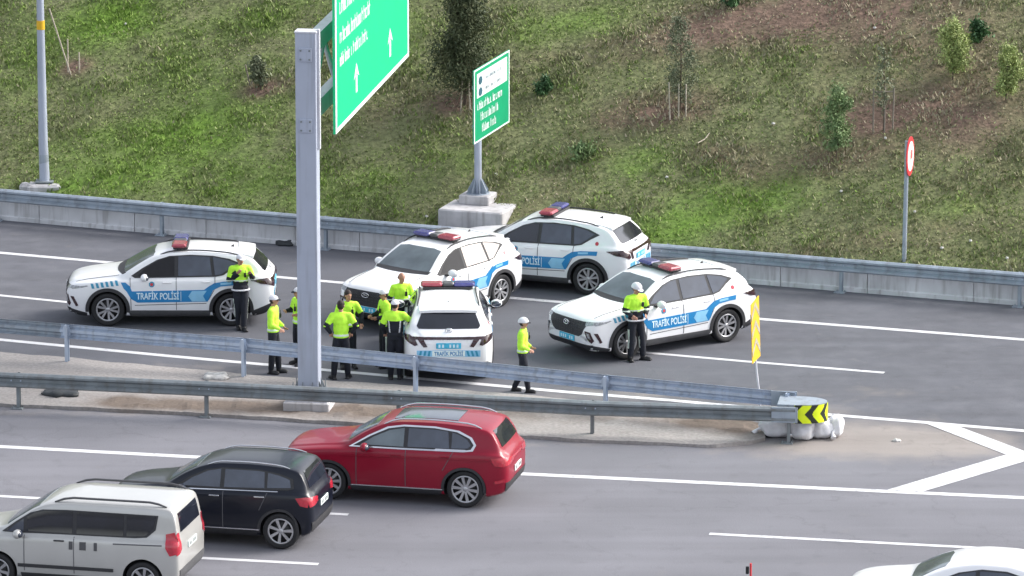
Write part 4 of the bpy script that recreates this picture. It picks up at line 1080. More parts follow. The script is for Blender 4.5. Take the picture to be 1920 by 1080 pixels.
def red_x(c):
    common(c, 0, (.70, 1.25, .57, 1.61), (.62, 1.25, .55, 1.58))
    c.both('sill_chrome', [(1.40, .355), (3.2, .355), (3.2, .335), (1.40, .335)], 'chrome', .016)
    for a, b in (((1.50, .37), (1.50, 1.12)), ((2.47, .37), (2.47, 1.14)), ((3.20, .75), (3.40, 1.15))): c.both('door_seam', seg(a, b, .012), 'gap', .003)
    c.both('crease', seg((1.2, .96), (4.2, 1.02), .012), 'red_paint', .012)
    handle(c, 2.28, 1.03, 'red_paint'); handle(c, 3.25, 1.05, 'red_paint'); mirror_part(c, 1.74, 1.20, 'red_paint')
    c.mirror('tail_lamp', [(.86, 1.06), (.36, 1.02), (.36, .93), (.84, .88)], 'lamp_red', 'rear', .010); c.both('tail_lamp', [(4.22, 1.06), (4.46, 1.07), (4.55, .98), (4.50, .87), (4.30, .90)], 'lamp_red', .010)
    c.decal('tail_strip', [(-.36, 1.0), (.36, 1.0), (.36, .96), (-.36, .96)], 'lamp_red', 'rear', 1, .008)
    c.both('rear_reflector', [(4.30, .56), (4.52, .60), (4.52, .54), (4.32, .50)], 'lamp_red', .010)
    c.decal('rear_bumper', [(-.80, .52), (.80, .52), (.78, .36), (.6, .30), (-.6, .30), (-.78, .36)], 'cladding', 'rear', 1, .008); plate_part(c, 'rear', .70, 'sign_white')
    c.decal('grille', [(-.50, .90), (.50, .90), (.56, .78), (.46, .56), (-.46, .56), (-.56, .78)], 'cladding', 'front', 1, .006)
    c.mirror('headlight', [(.54, .93), (.80, .94), (.78, .86), (.58, .84)], 'lamp_clear', 'front', .009); c.both('headlight', [(.10, .90), (.42, .97), (.44, .94), (.14, .85)], 'lamp_clear', .008)
    rails(c, 2.0, 3.95, 'chrome', r=.018, lift=.05)
    c.decal('sunroof', [(2.15, -.42), (3.4, -.42), (3.4, .42), (2.15, .42)], 'glass_tint', 'top', 1, .004, res=.08)
red = traffic(RED, [(1.42, 1.17), (1.75, 1.38), (2.1, 1.555), (2.4, 1.61), (3.0, 1.61), (3.45, 1.555), (3.70, 1.44), (3.80, 1.31), (3.74, 1.215), (3.6, 1.19), (2.4, 1.175)],
    [[(1.58, 1.20), (1.82, 1.37), (2.13, 1.52), (2.42, 1.58), (2.42, 1.20)], [(2.50, 1.58), (3.0, 1.58), (3.28, 1.555), (3.32, 1.215), (2.50, 1.205)], [(3.36, 1.545), (3.5, 1.50), (3.66, 1.41), (3.74, 1.30), (3.68, 1.235), (3.36, 1.22)]],
    ['glass_screen', 'glass_tint', 'glass_tint'], red_x,
    chrome=[(1.34, 1.145), (1.72, 1.40), (2.08, 1.59), (2.4, 1.645), (3.02, 1.645), (3.49, 1.585), (3.75, 1.46), (3.86, 1.31), (3.79, 1.185), (3.6, 1.158), (2.4, 1.142)])
rr = red.assemble('red_suv', 'shiny crimson red SUV with chrome window outline driving left in front of the median', 'car')
YAW = R(-12.7); FW = Vector((-math.cos(R(12.7)), math.sin(R(12.7)), 0)); RT = Vector((math.sin(R(12.7)), math.cos(R(12.7)), 0))
def by_rear_wheel(c, root, px, py, yaw=YAW):
    f = Vector((-math.cos(yaw), -math.sin(yaw), 0)); r = Vector((-math.sin(yaw), math.cos(yaw), 0))
    p = G(px, py)+f*(c.sp['wheels'][1]-c.L/2)+r*.8; c.place(root, p, yaw)
by_rear_wheel(red, rr, 874, 950)

BLK = dict(kz=.93, squash=(3.45, .74), L=4.15, paint='black_paint', wheels=(.82, 3.36), wr=.345, track=.78, tumble=.42, spokes=7, rimr=.72,
    w=[(0, .58), (.03, .67), (.08, .74), (.2, .82), (.5, .87), (1.2, .885), (3.0, .89), (3.7, .885), (3.95, .85), (4.08, .80), (4.13, .74), (4.15, .66)],
    zb=[(0, .42), (.04, .33), (.15, .25), (.6, .21), (3.7, .22), (4.0, .27), (4.1, .36), (4.15, .48)],
    zs=[(0, .76), (.08, .88), (.3, .96), (1.1, 1.05), (2.2, 1.09), (3.2, 1.12), (3.8, 1.13), (4.0, 1.08), (4.15, .96)],
    ht=[(0, .82), (.03, .91), (.10, .97), (.3, 1.02), (.8, 1.10), (1.02, 1.14), (1.15, 1.20), (1.5, 1.42), (1.85, 1.57), (2.2, 1.63), (2.7, 1.64), (3.3, 1.61), (3.72, 1.55), (3.82, 1.48), (3.96, 1.27), (4.03, 1.15), (4.08, 1.10), (4.12, 1.06), (4.15, 1.02)])
def blk_x(c):
    common(c, 0, (.66, 1.19, .53, 1.52), (.60, 1.19, .50, 1.49))
    for a, b in (((1.35, .37), (1.35, 1.07)), ((2.25, .37), (2.25, 1.09)), ((2.95, .75), (3.1, 1.10))): c.both('door_seam', seg(a, b, .012), 'gap', .003)
    c.both('belt_chrome', [(1.5, 1.105), (3.3, 1.14), (3.3, 1.12), (1.5, 1.085)], 'chrome', .010); c.both('sill_chrome', [(1.25, .365), (2.95, .365), (2.95, .345), (1.25, .345)], 'chrome', .016)
    handle(c, 2.08, 1.0, 'chrome'); handle(c, 2.95, 1.02, 'chrome'); mirror_part(c, 1.55, 1.14, 'black_paint', base_y=.83)
    c.mirror('tail_lamp', [(.82, 1.04), (.46, 1.0), (.46, .90), (.80, .84)], 'lamp_red', 'rear', .010); c.both('tail_lamp', [(3.72, 1.03), (3.98, 1.05), (4.06, .98), (4.02, .84), (3.84, .88)], 'lamp_red', .010)
    c.decal('rear_bumper', [(-.76, .52), (.76, .52), (.74, .36), (.6, .30), (-.6, .30), (-.74, .36)], 'cladding', 'rear', 1, .008); plate_part(c, 'rear', .80, 'sign_white')
    c.decal('grille', [(-.46, .82), (.46, .82), (.50, .72), (.42, .54), (-.42, .54), (-.50, .72)], 'cladding', 'front', 1, .006)
    c.mirror('headlight', [(.50, .88), (.76, .88), (.74, .78), (.52, .78)], 'lamp_clear', 'front', .009); c.both('headlight', [(.10, .84), (.42, .91), (.44, .88), (.14, .76)], 'lamp_clear', .008)
    rails(c, 1.9, 3.5, 'chrome', r=.014, lift=.03)
blk = traffic(BLK, [(1.28, 1.12), (1.6, 1.33), (1.9, 1.475), (2.2, 1.525), (2.9, 1.525), (3.3, 1.47), (3.62, 1.38), (3.66, 1.20), (3.5, 1.165), (2.2, 1.13)],
    [[(1.42, 1.15), (1.64, 1.31), (1.93, 1.45), (2.18, 1.50), (2.18, 1.155)], [(2.26, 1.50), (2.9, 1.50), (3.02, 1.485), (3.04, 1.185), (2.26, 1.16)], [(3.09, 1.475), (3.3, 1.435), (3.54, 1.36), (3.58, 1.215), (3.09, 1.19)]], ['glass_tint', 'glass_tint', 'glass_tint'], blk_x)
br = blk.assemble('black_hatchback', 'glossy black hatchback between the red SUV and the silver van, red tail lamps', 'car'); by_rear_wheel(blk, br, 528, 1028)

VAN = dict(kz=.875, squash=(3.75, .88), L=4.40, paint='silver_paint', wheels=(.90, 3.65), wr=.325, track=.79, tumble=.16, edge=.08, spokes=7, rimr=.70,
    w=[(0, .58), (.03, .68), (.08, .76), (.2, .84), (.5, .90), (1.2, .915), (3.0, .92), (4.1, .915), (4.3, .895), (4.36, .87), (4.39, .84), (4.4, .80)],
    zb=[(0, .40), (.04, .33), (.15, .25), (.6, .21), (3.9, .22), (4.2, .26), (4.36, .32), (4.4, .40)],
    zs=[(0, .80), (.08, .90), (.3, .98), (.9, 1.08), (1.8, 1.12), (3.8, 1.14), (4.3, 1.14), (4.4, 1.1)],
    ht=[(0, .86), (.03, .93), (.10, .99), (.3, 1.04), (.6, 1.11), (.86, 1.18), (1.0, 1.25), (1.3, 1.47), (1.62, 1.69), (1.9, 1.80), (2.3, 1.845), (3.6, 1.845), (4.15, 1.82), (4.24, 1.78), (4.30, 1.62), (4.36, 1.30), (4.39, 1.12), (4.4, 1.05)])
def van_x(c):
    common(c, 0, (.72, 1.27, .66, 1.72), (.62, 1.28, .58, 1.66), arches=False)
    for a, b in (((1.42, .37), (1.42, 1.10)), ((2.36, .37), (2.36, 1.12))): c.both('door_seam', seg(a, b, .012), 'gap', .003)
    c.both('slide_rail', seg((3.1, 1.03), (4.05, 1.05), .025), 'gap', .006); c.both('side_trim', [(1.3, .50), (3.1, .50), (3.1, .44), (1.3, .44)], 'cladding', .014)
    handle(c, 2.08, 1.03, 'cladding'); mirror_part(c, 1.36, 1.16, 'silver_paint', base_y=.86)
    for x, q in ((2.27, .07), (2.47, .12), (2.74, .06)): c.both('side_mark', [(x, .86), (x+q, .86), (x+q, 1.03), (x, 1.03)], 'sill_grey', .004, res=.04)
    c.mirror('tail_lamp', [(.87, 1.32), (.72, 1.30), (.70, .94), (.87, .84)], 'lamp_red', 'rear', .012); c.both('tail_lamp', [(4.12, 1.28), (4.30, 1.32), (4.36, 1.1), (4.37, .88), (4.22, .84), (4.13, 1.0)], 'lamp_red', .012)
    c.decal('rear_bumper', [(-.80, .52), (.80, .52), (.78, .32), (-.78, .32)], 'sill_grey', 'rear', 1, .008); plate_part(c, 'rear', .92, 'sign_white')
    c.decal('grille', [(-.46, .80), (.46, .80), (.50, .70), (.42, .50), (-.42, .50), (-.50, .70)], 'cladding', 'front', 1, .006)
    c.mirror('headlight', [(.48, .95), (.78, .94), (.74, .78), (.50, .78)], 'lamp_clear', 'front', .009); c.both('headlight', [(.10, .86), (.48, .98), (.50, .94), (.14, .76)], 'lamp_clear', .008)
    rails(c, 1.95, 4.1, 'sill_grey', dy=-.04, r=.022, lift=.06)
van = traffic(VAN, [(.98, 1.13), (1.25, 1.36), (1.52, 1.56), (1.75, 1.64), (2.2, 1.66), (3.95, 1.65), (3.90, 1.35), (3.72, 1.19), (3.5, 1.165), (2.0, 1.15)],
    [[(1.46, 1.18), (1.46, 1.47), (1.60, 1.565), (1.80, 1.62), (2.32, 1.635), (2.32, 1.18)], [(2.40, 1.635), (3.28, 1.635), (3.28, 1.19), (2.40, 1.18)], [(3.34, 1.635), (3.90, 1.625), (3.85, 1.37), (3.68, 1.215), (3.34, 1.19)], [(1.08, 1.15), (1.28, 1.335), (1.40, 1.43), (1.40, 1.17)]], ['glass_dark', 'glass_dark', 'glass_dark', 'glass_tint'], van_x)
vr = van.assemble('silver_van', 'silver family van with long roof rails and tall red tail lamps', 'van'); by_rear_wheel(van, vr, 271, 1117)

WHT = dict(L=4.45, paint='white_paint', wheels=(.90, 3.55), wr=.33, track=.77, tumble=.5, spokes=5,
    w=[(0, .58), (.03, .67), (.08, .74), (.2, .82), (.5, .88), (1.2, .895), (3.4, .90), (4.0, .885), (4.25, .85), (4.38, .80), (4.43, .74), (4.45, .66)],
    zb=[(0, .38), (.04, .28), (.15, .20), (.6, .16), (4.0, .18), (4.3, .24), (4.4, .32), (4.45, .44)],
    zs=[(0, .66), (.08, .76), (.3, .84), (1.2, .93), (2.4, .96), (3.8, .99), (4.25, .97), (4.45, .86)],
    ht=[(0, .72), (.03, .78), (.10, .84), (.3, .89), (.8, .97), (1.15, 1.02), (1.3, 1.08), (1.7, 1.27), (2.05, 1.38), (2.5, 1.44), (2.9, 1.435), (3.3, 1.37), (3.7, 1.20), (3.95, 1.07), (4.2, 1.05), (4.38, 1.02), (4.45, .92)])
def wht_x(c):
    common(c, 0, (.66, 1.05, .50, 1.34), (.58, 1.10, .48, 1.30), arches=False)
    for a, b in (((1.45, .30), (1.42, .95)), ((2.42, .30), (2.42, .97)), ((3.15, .60), (3.3, .98))): c.both('door_seam', seg(a, b, .012), 'gap', .003)
    handle(c, 2.2, .86, 'white_paint'); handle(c, 3.1, .88, 'white_paint'); mirror_part(c, 1.65, 1.0, 'white_paint', base_y=.84)
    c.mirror('tail_lamp', [(.80, .92), (.46, .90), (.46, .80), (.78, .78)], 'lamp_red', 'rear', .010); plate_part(c, 'rear', .66, 'sign_white'); plate_part(c, 'front', .42, 'sign_white')
    c.decal('grille', [(-.44, .68), (.44, .68), (.48, .60), (.40, .46), (-.40, .46), (-.48, .60)], 'cladding', 'front', 1, .006)
    c.mirror('headlight', [(.48, .74), (.76, .76), (.74, .66), (.50, .64)], 'lamp_clear', 'front', .009); c.both('headlight', [(.10, .72), (.42, .79), (.44, .76), (.14, .64)], 'lamp_clear', .008)
wht = traffic(WHT, [(1.48, .98), (1.8, 1.14), (2.1, 1.26), (2.5, 1.33), (2.95, 1.32), (3.35, 1.22), (3.7, 1.05), (3.5, 1.01), (2.4, .985)],
    [[(1.62, 1.01), (1.85, 1.13), (2.12, 1.235), (2.40, 1.29), (2.40, 1.01)], [(2.47, 1.295), (2.95, 1.29), (3.25, 1.21), (3.56, 1.05), (3.4, 1.035), (2.47, 1.01)]], ['glass_tint', 'glass_tint'], wht_x)
wr0 = wht.assemble('white_saloon', 'white saloon car at the bottom right, only its roof and windscreen in view', 'car')
by_rear_wheel(wht, wr0, 1948, 1216)

# red flexible marker at the bottom edge
def marker():
    p = G(1404, 1114); root = empty('marker_post', p); tag(root, 'thin red post with a dark cap poking up at the bottom edge of the road', 'marker post')
    mb = MB(); mb.tube([(0, 0, 0), (0, 0, .03)], .13, 'rubber', 16); mb.build('base', root)
    mb = MB(); mb.tube([(.03, 0, 0), (.03, 0, .58)], .020, 'sign_red', 10); mb.build('post', root)
    mb = MB(); mb.box((-.03, 0, .45), (.06, .05, .14), 'rubber', bev=.01); mb.build('cap', root)
marker()

# ================================================================== people
def stage_mesh(mb, voxel, name, smooth=2):
    me = mb.mesh('t'); me.materials.clear(); o = bpy.data.objects.new('t', me); col.objects.link(o)
    r = o.modifiers.new('r', 'REMESH'); r.mode = 'VOXEL'; r.voxel_size = voxel; r.use_smooth_shade = True
    if smooth: q = o.modifiers.new('s', 'SMOOTH'); q.iterations = smooth; q.factor = .5
    dg = bpy.context.evaluated_depsgraph_get(); out = bpy.data.meshes.new_from_object(o.evaluated_get(dg))
    bpy.data.objects.remove(o); out.name = name
    return out
def limb(mb, pts, rad, flat=None):
    mb.tube(pts, rad, 'skin', 12)
    for p, r in zip(pts, rad): mb.ell(p, (r, r, r), 'skin', nu=12, nv=8)
def person(label, feet, rz, pose, group='police officers in lime jackets', height=1.78):
    """local frame: the figure faces -Y, its left hand is at +X. pose: dict of joint offsets in metres"""
    k = height/1.78; P = pose
    def V(a): return Vector(a)
    hipz = .93-P.get('crouch', 0); lean = P.get('lean', 0.0)
    hip = {1: V((.095, 0, hipz)), -1: V((-.095, 0, hipz))}
    foot = {1: V((*P.get('fl', (.12, 0)), .08)), -1: V((*P.get('fr', (-.12, 0)), .08))}
    toe = {1: P.get('tl', 8), -1: P.get('tr', -8)}
    knee = {}
    for s in (1, -1):
        m = hip[s].lerp(foot[s], .5); m.y -= .02+P.get('kl' if s > 0 else 'kr', 0); knee[s] = m
    ch = V((0, -lean*.5, hipz+.42)); nk = V((0, -lean, hipz+.60)); sh = {s: V((.185*s, -lean*.9, hipz+.53)) for s in (1, -1)}
    el = {1: sh[1]+V(P.get('el', (.07, .02, -.28))), -1: sh[-1]+V(P.get('er', (-.07, .02, -.28)))}
    ha = {1: el[1]+V(P.get('hl', (.0, -.06, -.24))), -1: el[-1]+V(P.get('hr', (.0, -.06, -.24)))}
    hy = R(P.get('head', 0)); hd = P.get('nod', .0)
    F = V((math.sin(hy), -math.cos(hy), 0)); Rr = V((math.cos(hy), math.sin(hy), 0)); U = V((0, 0, 1))
    F = (F-U*hd).normalized(); U = Rr.cross(-F).normalized()
    if U.z < 0: U = -U
    hc = nk+V((0, -.01, .155))+F*.015
    # whole body, one surface
    b = MB()
    for s in (1, -1):
        limb(b, [hip[s], hip[s].lerp(knee[s], .5), knee[s]], [.085, .078, .056]); limb(b, [knee[s], knee[s].lerp(foot[s], .35), foot[s]], [.056, .056, .038])
        limb(b, [sh[s], el[s]], [.056, .042]); limb(b, [el[s], el[s].lerp(ha[s], .3), ha[s]], [.042, .042, .027])
        d = (ha[s]-el[s]).normalized(); q = d.cross(V((0, 1, 0.3))).normalized(); n = d.cross(q)
        pm = ha[s]+d*.045; b.ell(pm, (.040, .018, .050), 'skin', q, n, d, 12, 8)
        for f in range(4):
            base = ha[s]+d*.082+q*(-.028+.019*f); ln = (.062, .074, .070, .055)[f]
            limb(b, [base, base+d*ln*.5+n*.008*s, base+d*ln*.85+n*.025*s], [.0098, .0092, .0085])
        limb(b, [ha[s]+d*.02+q*.03*s, ha[s]+d*.05+q*.055*s, ha[s]+d*.08+q*.06*s], [.012, .011, .0095])
        fd = V((math.sin(R(toe[s])), -math.cos(R(toe[s])), 0)); b.ell(foot[s]+fd*.06-V((0, 0, .04)), (.04, .11, .035), 'skin', V((-fd.y, fd.x, 0)), fd, V((0, 0, 1)))
    pel = V((0, 0, hipz+.05)); b.ell(pel, (.165, .115, .13), 'skin'); b.ell(pel.lerp(ch, .5), (.145, .10, .18), 'skin'); b.ell(ch, (.172, .115, .17), 'skin')
    limb(b, [sh[1]-V((.04, 0, 0)), nk-V((0, 0, .03)), sh[-1]+V((.04, 0, 0))], [.06, .062, .06]); limb(b, [nk-V((0, 0, .02)), hc-U*.05], [.056, .052])
    b.ell(hc+U*.02-F*.008, (.076, .094, .096), 'skin', Rr, F, U, 18, 12); b.ell(hc-U*.045+F*.028, (.055, .058, .062), 'skin', Rr, F, U, 14, 10)
    b.ell(hc-U*.012+F*.092, (.013, .020, .022), 'skin', Rr, F, U); b.ell(hc-U*.092+F*.052, (.024, .022, .016), 'skin', Rr, F, U)
    for s in (1, -1): b.ell(hc+Rr*.078*s-F*.004-U*.008, (.010, .020, .030), 'skin', Rr, F, U)
    me = stage_mesh(b, .0085, 'body', 1); me.materials.append(M['skin']); me.materials.append(M['eye_dark']); me.materials.append(M['lip'])
    eyes = [hc+Rr*.032*s+F*.088+U*.004 for s in (1, -1)]; mo = hc-U*.060+F*.088
    for p in me.polygons:
        c = p.center
        if (c-hc).length < .15:
            if min((c-e).length for e in eyes) < .014: p.material_index = 1
            elif abs((c-mo).dot(U)) < .008 and (c-mo).length < .026: p.material_index = 2
    root = empty('person', (feet.x, feet.y, 0), rz); bw = {0: 1.0, 1: 1.05, 2: .96}[len(label) % 3]; root.scale = (k*bw, k*bw, k); tag(root, label, 'person', group)
    link('body', me, root)
    # jacket
    j = MB(); ex = .022
    drop = P.get('jacket', .02)
    j.ell(pel+V((0, 0, .05-drop)), (.185, .140, .10), 'skin'); j.ell(pel.lerp(ch, .5), (.182, .132, .24), 'skin'); j.ell(ch, (.195, .132, .20), 'skin')
    limb(j, [sh[1]-V((.03, 0, 0)), nk-V((0, 0, .04)), sh[-1]+V((.03, 0, 0))], [.080, .082, .080])
    short = P.get('short', False)
    for s in (1, -1):
        limb(j, [sh[s], el[s]], [.082, .066])
        if not short: limb(j, [el[s], el[s].lerp(ha[s], .92)], [.064, .048])
    jm = stage_mesh(j, .013, 'jacket', 7)
    for m in ('hivis', 'navy_cloth', 'reflective', 'white_cloth'): jm.materials.append(M[m])
    style = P.get('style', 'full'); zc = hipz+{'full': -.9, 'half': .24, 'yoke': .42, 'hip': .02}[style]
    for p in jm.polygons:
        c = p.center; m = 0
        if c.z < zc: m = 1
        for s in (1, -1):   # forearm colour
            d = ha[s]-el[s]; t = (c-el[s]).dot(d)/d.length_squared
            if -.12 < t < 1.1 and ((el[s]+d*t)-c).length < .085: m = 0 if style == 'full' and not P.get('darkarm') else 1
            ua = el[s]-sh[s]; t2 = (c-sh[s]).dot(ua)/ua.length_squared
            if .4 < t2 <= 1.05 and ((sh[s]+ua*t2)-c).length < .09 and style != 'full': m = 0 if t2 < .75 else 1
        if style == 'yoke' and c.z < zc and c.y > .03 and abs(abs(c.x)-(.10+.10*(c.z-hipz-.1))) < .014 and c.z > hipz+.15: m = 3
        if style in ('full', 'hip') and abs(c.z-(hipz+.10)) < .022 and abs(c.x) < .22: m = 2
        if style == 'half' and abs(c.z-(zc+.02)) < .018: m = 2
        p.material_index = m
    link('jacket', jm, root)
    # trousers
    t = MB(); t.ell(pel-V((0, 0, .0)), (.172, .128, .135), 'skin')
    for s in (1, -1):
        limb(t, [hip[s]+V((-.015*s, 0, 0)), hip[s].lerp(knee[s], .5), knee[s]], [.102, .096, .078]); limb(t, [knee[s], knee[s].lerp(foot[s], .4), knee[s].lerp(foot[s], .9)], [.078, .078, .066])
    tm = stage_mesh(t, .014, 'trousers', 2); tm.materials.append(M['navy_cloth']); tm.materials.append(M['reflective'])
    if P.get('stripe'):
        for p in tm.polygons:
            c = p.center
            for s in (1, -1):
                if abs(c.x) > .05 and c.x*s > 0 and abs(p.normal.x) > .93 and c.z < .75 and c.z > .3: p.material_index = 1
    link('trousers', tm, root)
    for s in (1, -1):
        fd = V((math.sin(R(toe[s])), -math.cos(R(toe[s])), 0)); q = V((-fd.y, fd.x, 0)); o = MB()
        o.ell(foot[s]+fd*.07-V((0, 0, .035)), (.052, .135, .048), 'skin', q, fd, V((0, 0, 1))); limb(o, [foot[s]-V((0, 0, .02)), foot[s].lerp(knee[s], .35)], [.060, .066])
        o.box(foot[s]+fd*.055-V((0, 0, .065)), (.10, .27, .03), 'skin', q, fd)
        bm_ = stage_mesh(o, .012, 'boot', 1); bm_.materials.append(M['boot']); link('boot', bm_, root)
    if P.get('radio', 1) and style != 'yoke':
        o = MB(); o.box((.085, -.150-lean*.5, hipz+.40), (.055, .035, .11), 'boot', bev=.006); o.tube([(.085, -.15-lean*.5, hipz+.45), (.09, -.15-lean*.5, hipz+.52)], .007, 'boot', 5); o.build('radio', root)
    if P.get('belt'):
        o = MB(); o.tube([(.196*math.cos(a*math.pi/12), .147*math.sin(a*math.pi/12)+0, hipz+.03) for a in range(25)], .022, 'white_cloth', 8, caps=False); o.build('belt', root)
    hat = P.get('hat', 'cap'); o = MB()
    if hat in ('cap', 'helmet'):
        g = 1.0 if hat == 'cap' else 1.22; c0 = hc+U*(.035 if hat == 'cap' else .03)-F*.01; vs = []; fs = []; n, mm = 22, 8
        for i in range(mm+1):
            th = math.pi*.53*i/mm
            for q in range(n):
                a = 2*math.pi*q/n; x, y, z = math.sin(th)*math.cos(a), math.sin(th)*math.sin(a), math.cos(th)
                vs.append(c0+Rr*x*.090*g+F*y*.108*g+U*z*(.088 if hat == 'cap' else .115))
        for i in range(mm):
            for q in range(n): w_ = (q+1) % n; fs.append((i*n+q, i*n+n+q, i*n+n+w_, i*n+w_))
        o.add(vs, fs, 'helmet', True); o.build('cap' if hat == 'cap' else 'helmet', root)
        o = MB(); vis = c0+F*(.115 if hat == 'cap' else .128)-U*.012; o.ell(vis, (.075, .062, .010), 'skin', Rr, (F-U*.25).normalized(), U); 
        o.m = [0]*len(o.m); o.mats = ['navy_cloth' if P.get('peak', 1) else 'helmet']; o.build('peak', root)
        o = MB(); o.ell(hc-F*.03-U*.005, (.082, .075, .075), 'hair_dark', Rr, F, U); o.build('hair', root)
    elif hat == 'hair':
        o.ell(hc+U*.045-F*.018, (.085, .098, .088), 'hair_dark', Rr, F, U, 18, 12); o.ell(hc-F*.045+U*.0, (.080, .068, .085), 'hair_dark', Rr, F, U); o.build('hair', root)
    elif hat == 'bald':
        o.ell(hc-F*.042-U*.005, (.083, .066, .055), 'hair_grey', Rr, F, U); o.build('hair', root)
    if P.get('item'):
        nm, s, m = P['item']; o = MB(); d = (ha[s]-el[s]).normalized(); o.box(ha[s]+d*.08+V((0, -.025, 0)), (.07, .018, .14), m, bev=.004)
        it = o.build(nm); it.parent = None; wm = Matrix.Translation(root.location) @ Matrix.Rotation(rz, 4, 'Z') @ Matrix.Scale(k, 4)
        it.matrix_world = wm; return root, it
    return root
FU = dict(el=(.09, .03, -.26), er=(-.09, .03, -.26))
person('officer in white cap and half lime jacket by the rear wheel of leftmost police car', G(452, 616), R(12),
       dict(fl=(.03, -.22), fr=(-.06, -.02), style='half', belt=1, hat='cap', er=(-.08, -.02, -.26), hr=(.16, -.10, .16), el=(.10, -.02, -.26), hl=(-.08, -.16, .16), head=15, stripe=1, peak=0, lean=-.04), height=1.62)
person('officer in white cap standing side-on, left of the tall steel post', G(513, 700), R(78),
       dict(fl=(.09, -.10), fr=(-.08, .04), style='full', hat='cap', el=(.05, .0, -.28), hl=(-.06, -.18, -.12), er=(-.05, 0, -.28), hr=(.06, -.18, -.10), head=5), height=1.66)
person('officer in white helmet half hidden behind the tall steel post', G(561, 684), R(-60),
       dict(style='full', darkarm=1, hat='cap', er=(-.12, -.02, -.24), hr=(.10, -.20, .02), el=(.12, .05, -.22), hl=(-.10, -.18, -.02)), height=1.66)
person('dark-haired bare-headed officer facing the camera behind a colleague', G(653, 690), R(10),
       dict(style='full', hat='hair', darkarm=1, el=(.14, .06, -.22), hl=(-.02, -.10, -.20), er=(-.10, .03, -.26), head=22, fl=(.14, 0), fr=(-.14, 0)), height=1.66)
person('officer with his back turned, hands on hips, bare dark head, broad lime jacket', G(640, 711), R(184),
       dict(style='hip', short=0, darkarm=1, hat='hair', el=(.15, .06, -.22), hl=(-.10, -.07, -.17), er=(-.15, .06, -.22), hr=(.10, -.07, -.17), fl=(.17, 0), fr=(-.15, -.06), tl=25, tr=-20, head=-15, nod=.1), height=1.66)
person('balding officer in lime jacket standing at the hood of the central police car', G(753, 655), R(14),
       dict(style='half', hat='bald', el=(.11, .02, -.25), hl=(.04, -.16, -.10), er=(-.10, .02, -.26), head=25, nod=.25), height=1.66)
person('officer in white peaked cap facing left beside the balding officer', G(722, 688), R(-70),
       dict(style='hip', hat='cap', el=(.08, -.05, -.25), hl=(-.10, -.18, -.02), er=(-.08, -.04, -.25), hr=(.08, -.20, -.04), nod=.15, stripe=1), height=1.66)
person('officer seen from behind in white helmet, lime yoke and white straps over navy', G(741, 711), R(176),
       dict(style='yoke', hat='cap', el=(.10, .0, -.26), hl=(-.06, -.12, -.18), er=(-.15, -.12, -.16), hr=(-.10, -.20, -.02), head=-30, fl=(.10, 0), fr=(-.10, -.03), peak=0), height=1.68)
person('officer in white helmet walking alone behind the guardrail toward the right', G(980, 735), R(82),
       dict(style='full', hat='helmet', fl=(.06, .22), fr=(-.06, -.14), tl=4, tr=-4, kl=.08, el=(.04, .03, -.28), hl=(-.05, -.19, -.10), er=(-.04, .02, -.28), hr=(.06, -.19, -.10), darkarm=0), height=1.55)
person('officer in white helmet standing by the front wheel of the rightmost police car', G(1192, 676), R(28),
       dict(style='half', hat='helmet', belt=1, fl=(.17, -.02), fr=(-.12, .03), tl=40, tr=-18, el=(.09, .0, -.27), hl=(-.10, -.13, -.10), er=(-.09, .0, -.27), hr=(.10, -.13, -.10), head=12, nod=.25, peak=0, stripe=1), height=1.66)

# ================================================================== vegetation
def leaves(name, root, centers, size, m, n, seed, elong=1.8):
    r = np.random.default_rng(seed); C = np.array([centers[i] for i in r.integers(0, len(centers), n)])
    sp_ = C[:, 3:4]; c = C[:, :3]+r.normal(0, 1, (n, 3))*sp_*[1, 1, 1.15]
    a = r.normal(0, 1, (n, 3)); a[:, 2] += .5; a /= np.linalg.norm(a, axis=1)[:, None]; b = np.cross(a, r.normal(0, 1, (n, 3))); b /= np.linalg.norm(b, axis=1)[:, None]
    s = size*r.uniform(.6, 1.4, (n, 1)); a = a*s*elong; b = b*s
    v = np.stack([c-a*.5, c+b*.5, c+a*.5, c-b*.5], 1).reshape(-1, 3)
    f = np.arange(n*4).reshape(n, 4)
    return raw_obj(name, v, f, M[m], root, smooth=False)
def sapling(name, label, cat, base, h, rx, mat_, n, seed, z0=.15, size=.045, shape='column', trunk=.02, lean=(0, 0), group=None, kids='trunk', nb=26):
    root = empty(name, base); tag(root, label, cat, group); r = random.Random(seed); mb = MB()
    top = Vector((lean[0], lean[1], h*.95)); mb.tube([(0, 0, -.1), top*.5+Vector((.02, 0, 0)), top], [trunk, trunk*.7, trunk*.25], 'bark', 7)
    cs = []
    for i in range(nb):
        t = z0+(1-z0)*(i+.5)/nb; w_ = {'column': math.sin(math.pi*min(1, (t-z0)/(1-z0)*.85+.12))**.6, 'cone': (1-t)**.62*1.1+.05, 'round': math.sin(math.pi*(t-z0)/(1-z0))**.5}[shape]
        a = r.uniform(0, 6.28); q = rx*w_*r.uniform(.25, .95); p = top*t+Vector((math.cos(a)*q, math.sin(a)*q, r.uniform(-.03, .03)*h))
        s_ = top*max(t-.10, .03); mb.tube([s_, s_.lerp(p, .6)+Vector((0, 0, .02)), p], [trunk*.35, trunk*.2, trunk*.1], 'bark', 4)
        cs += [(p.x, p.y, p.z, rx*.18), (*(s_.lerp(p, .6)), rx*.15)]
    mb.build('trunk', root); leaves('crown', root, cs, size, mat_, n, seed, 2.2 if mat_ != 'leaf_pine' else 4.0); return root
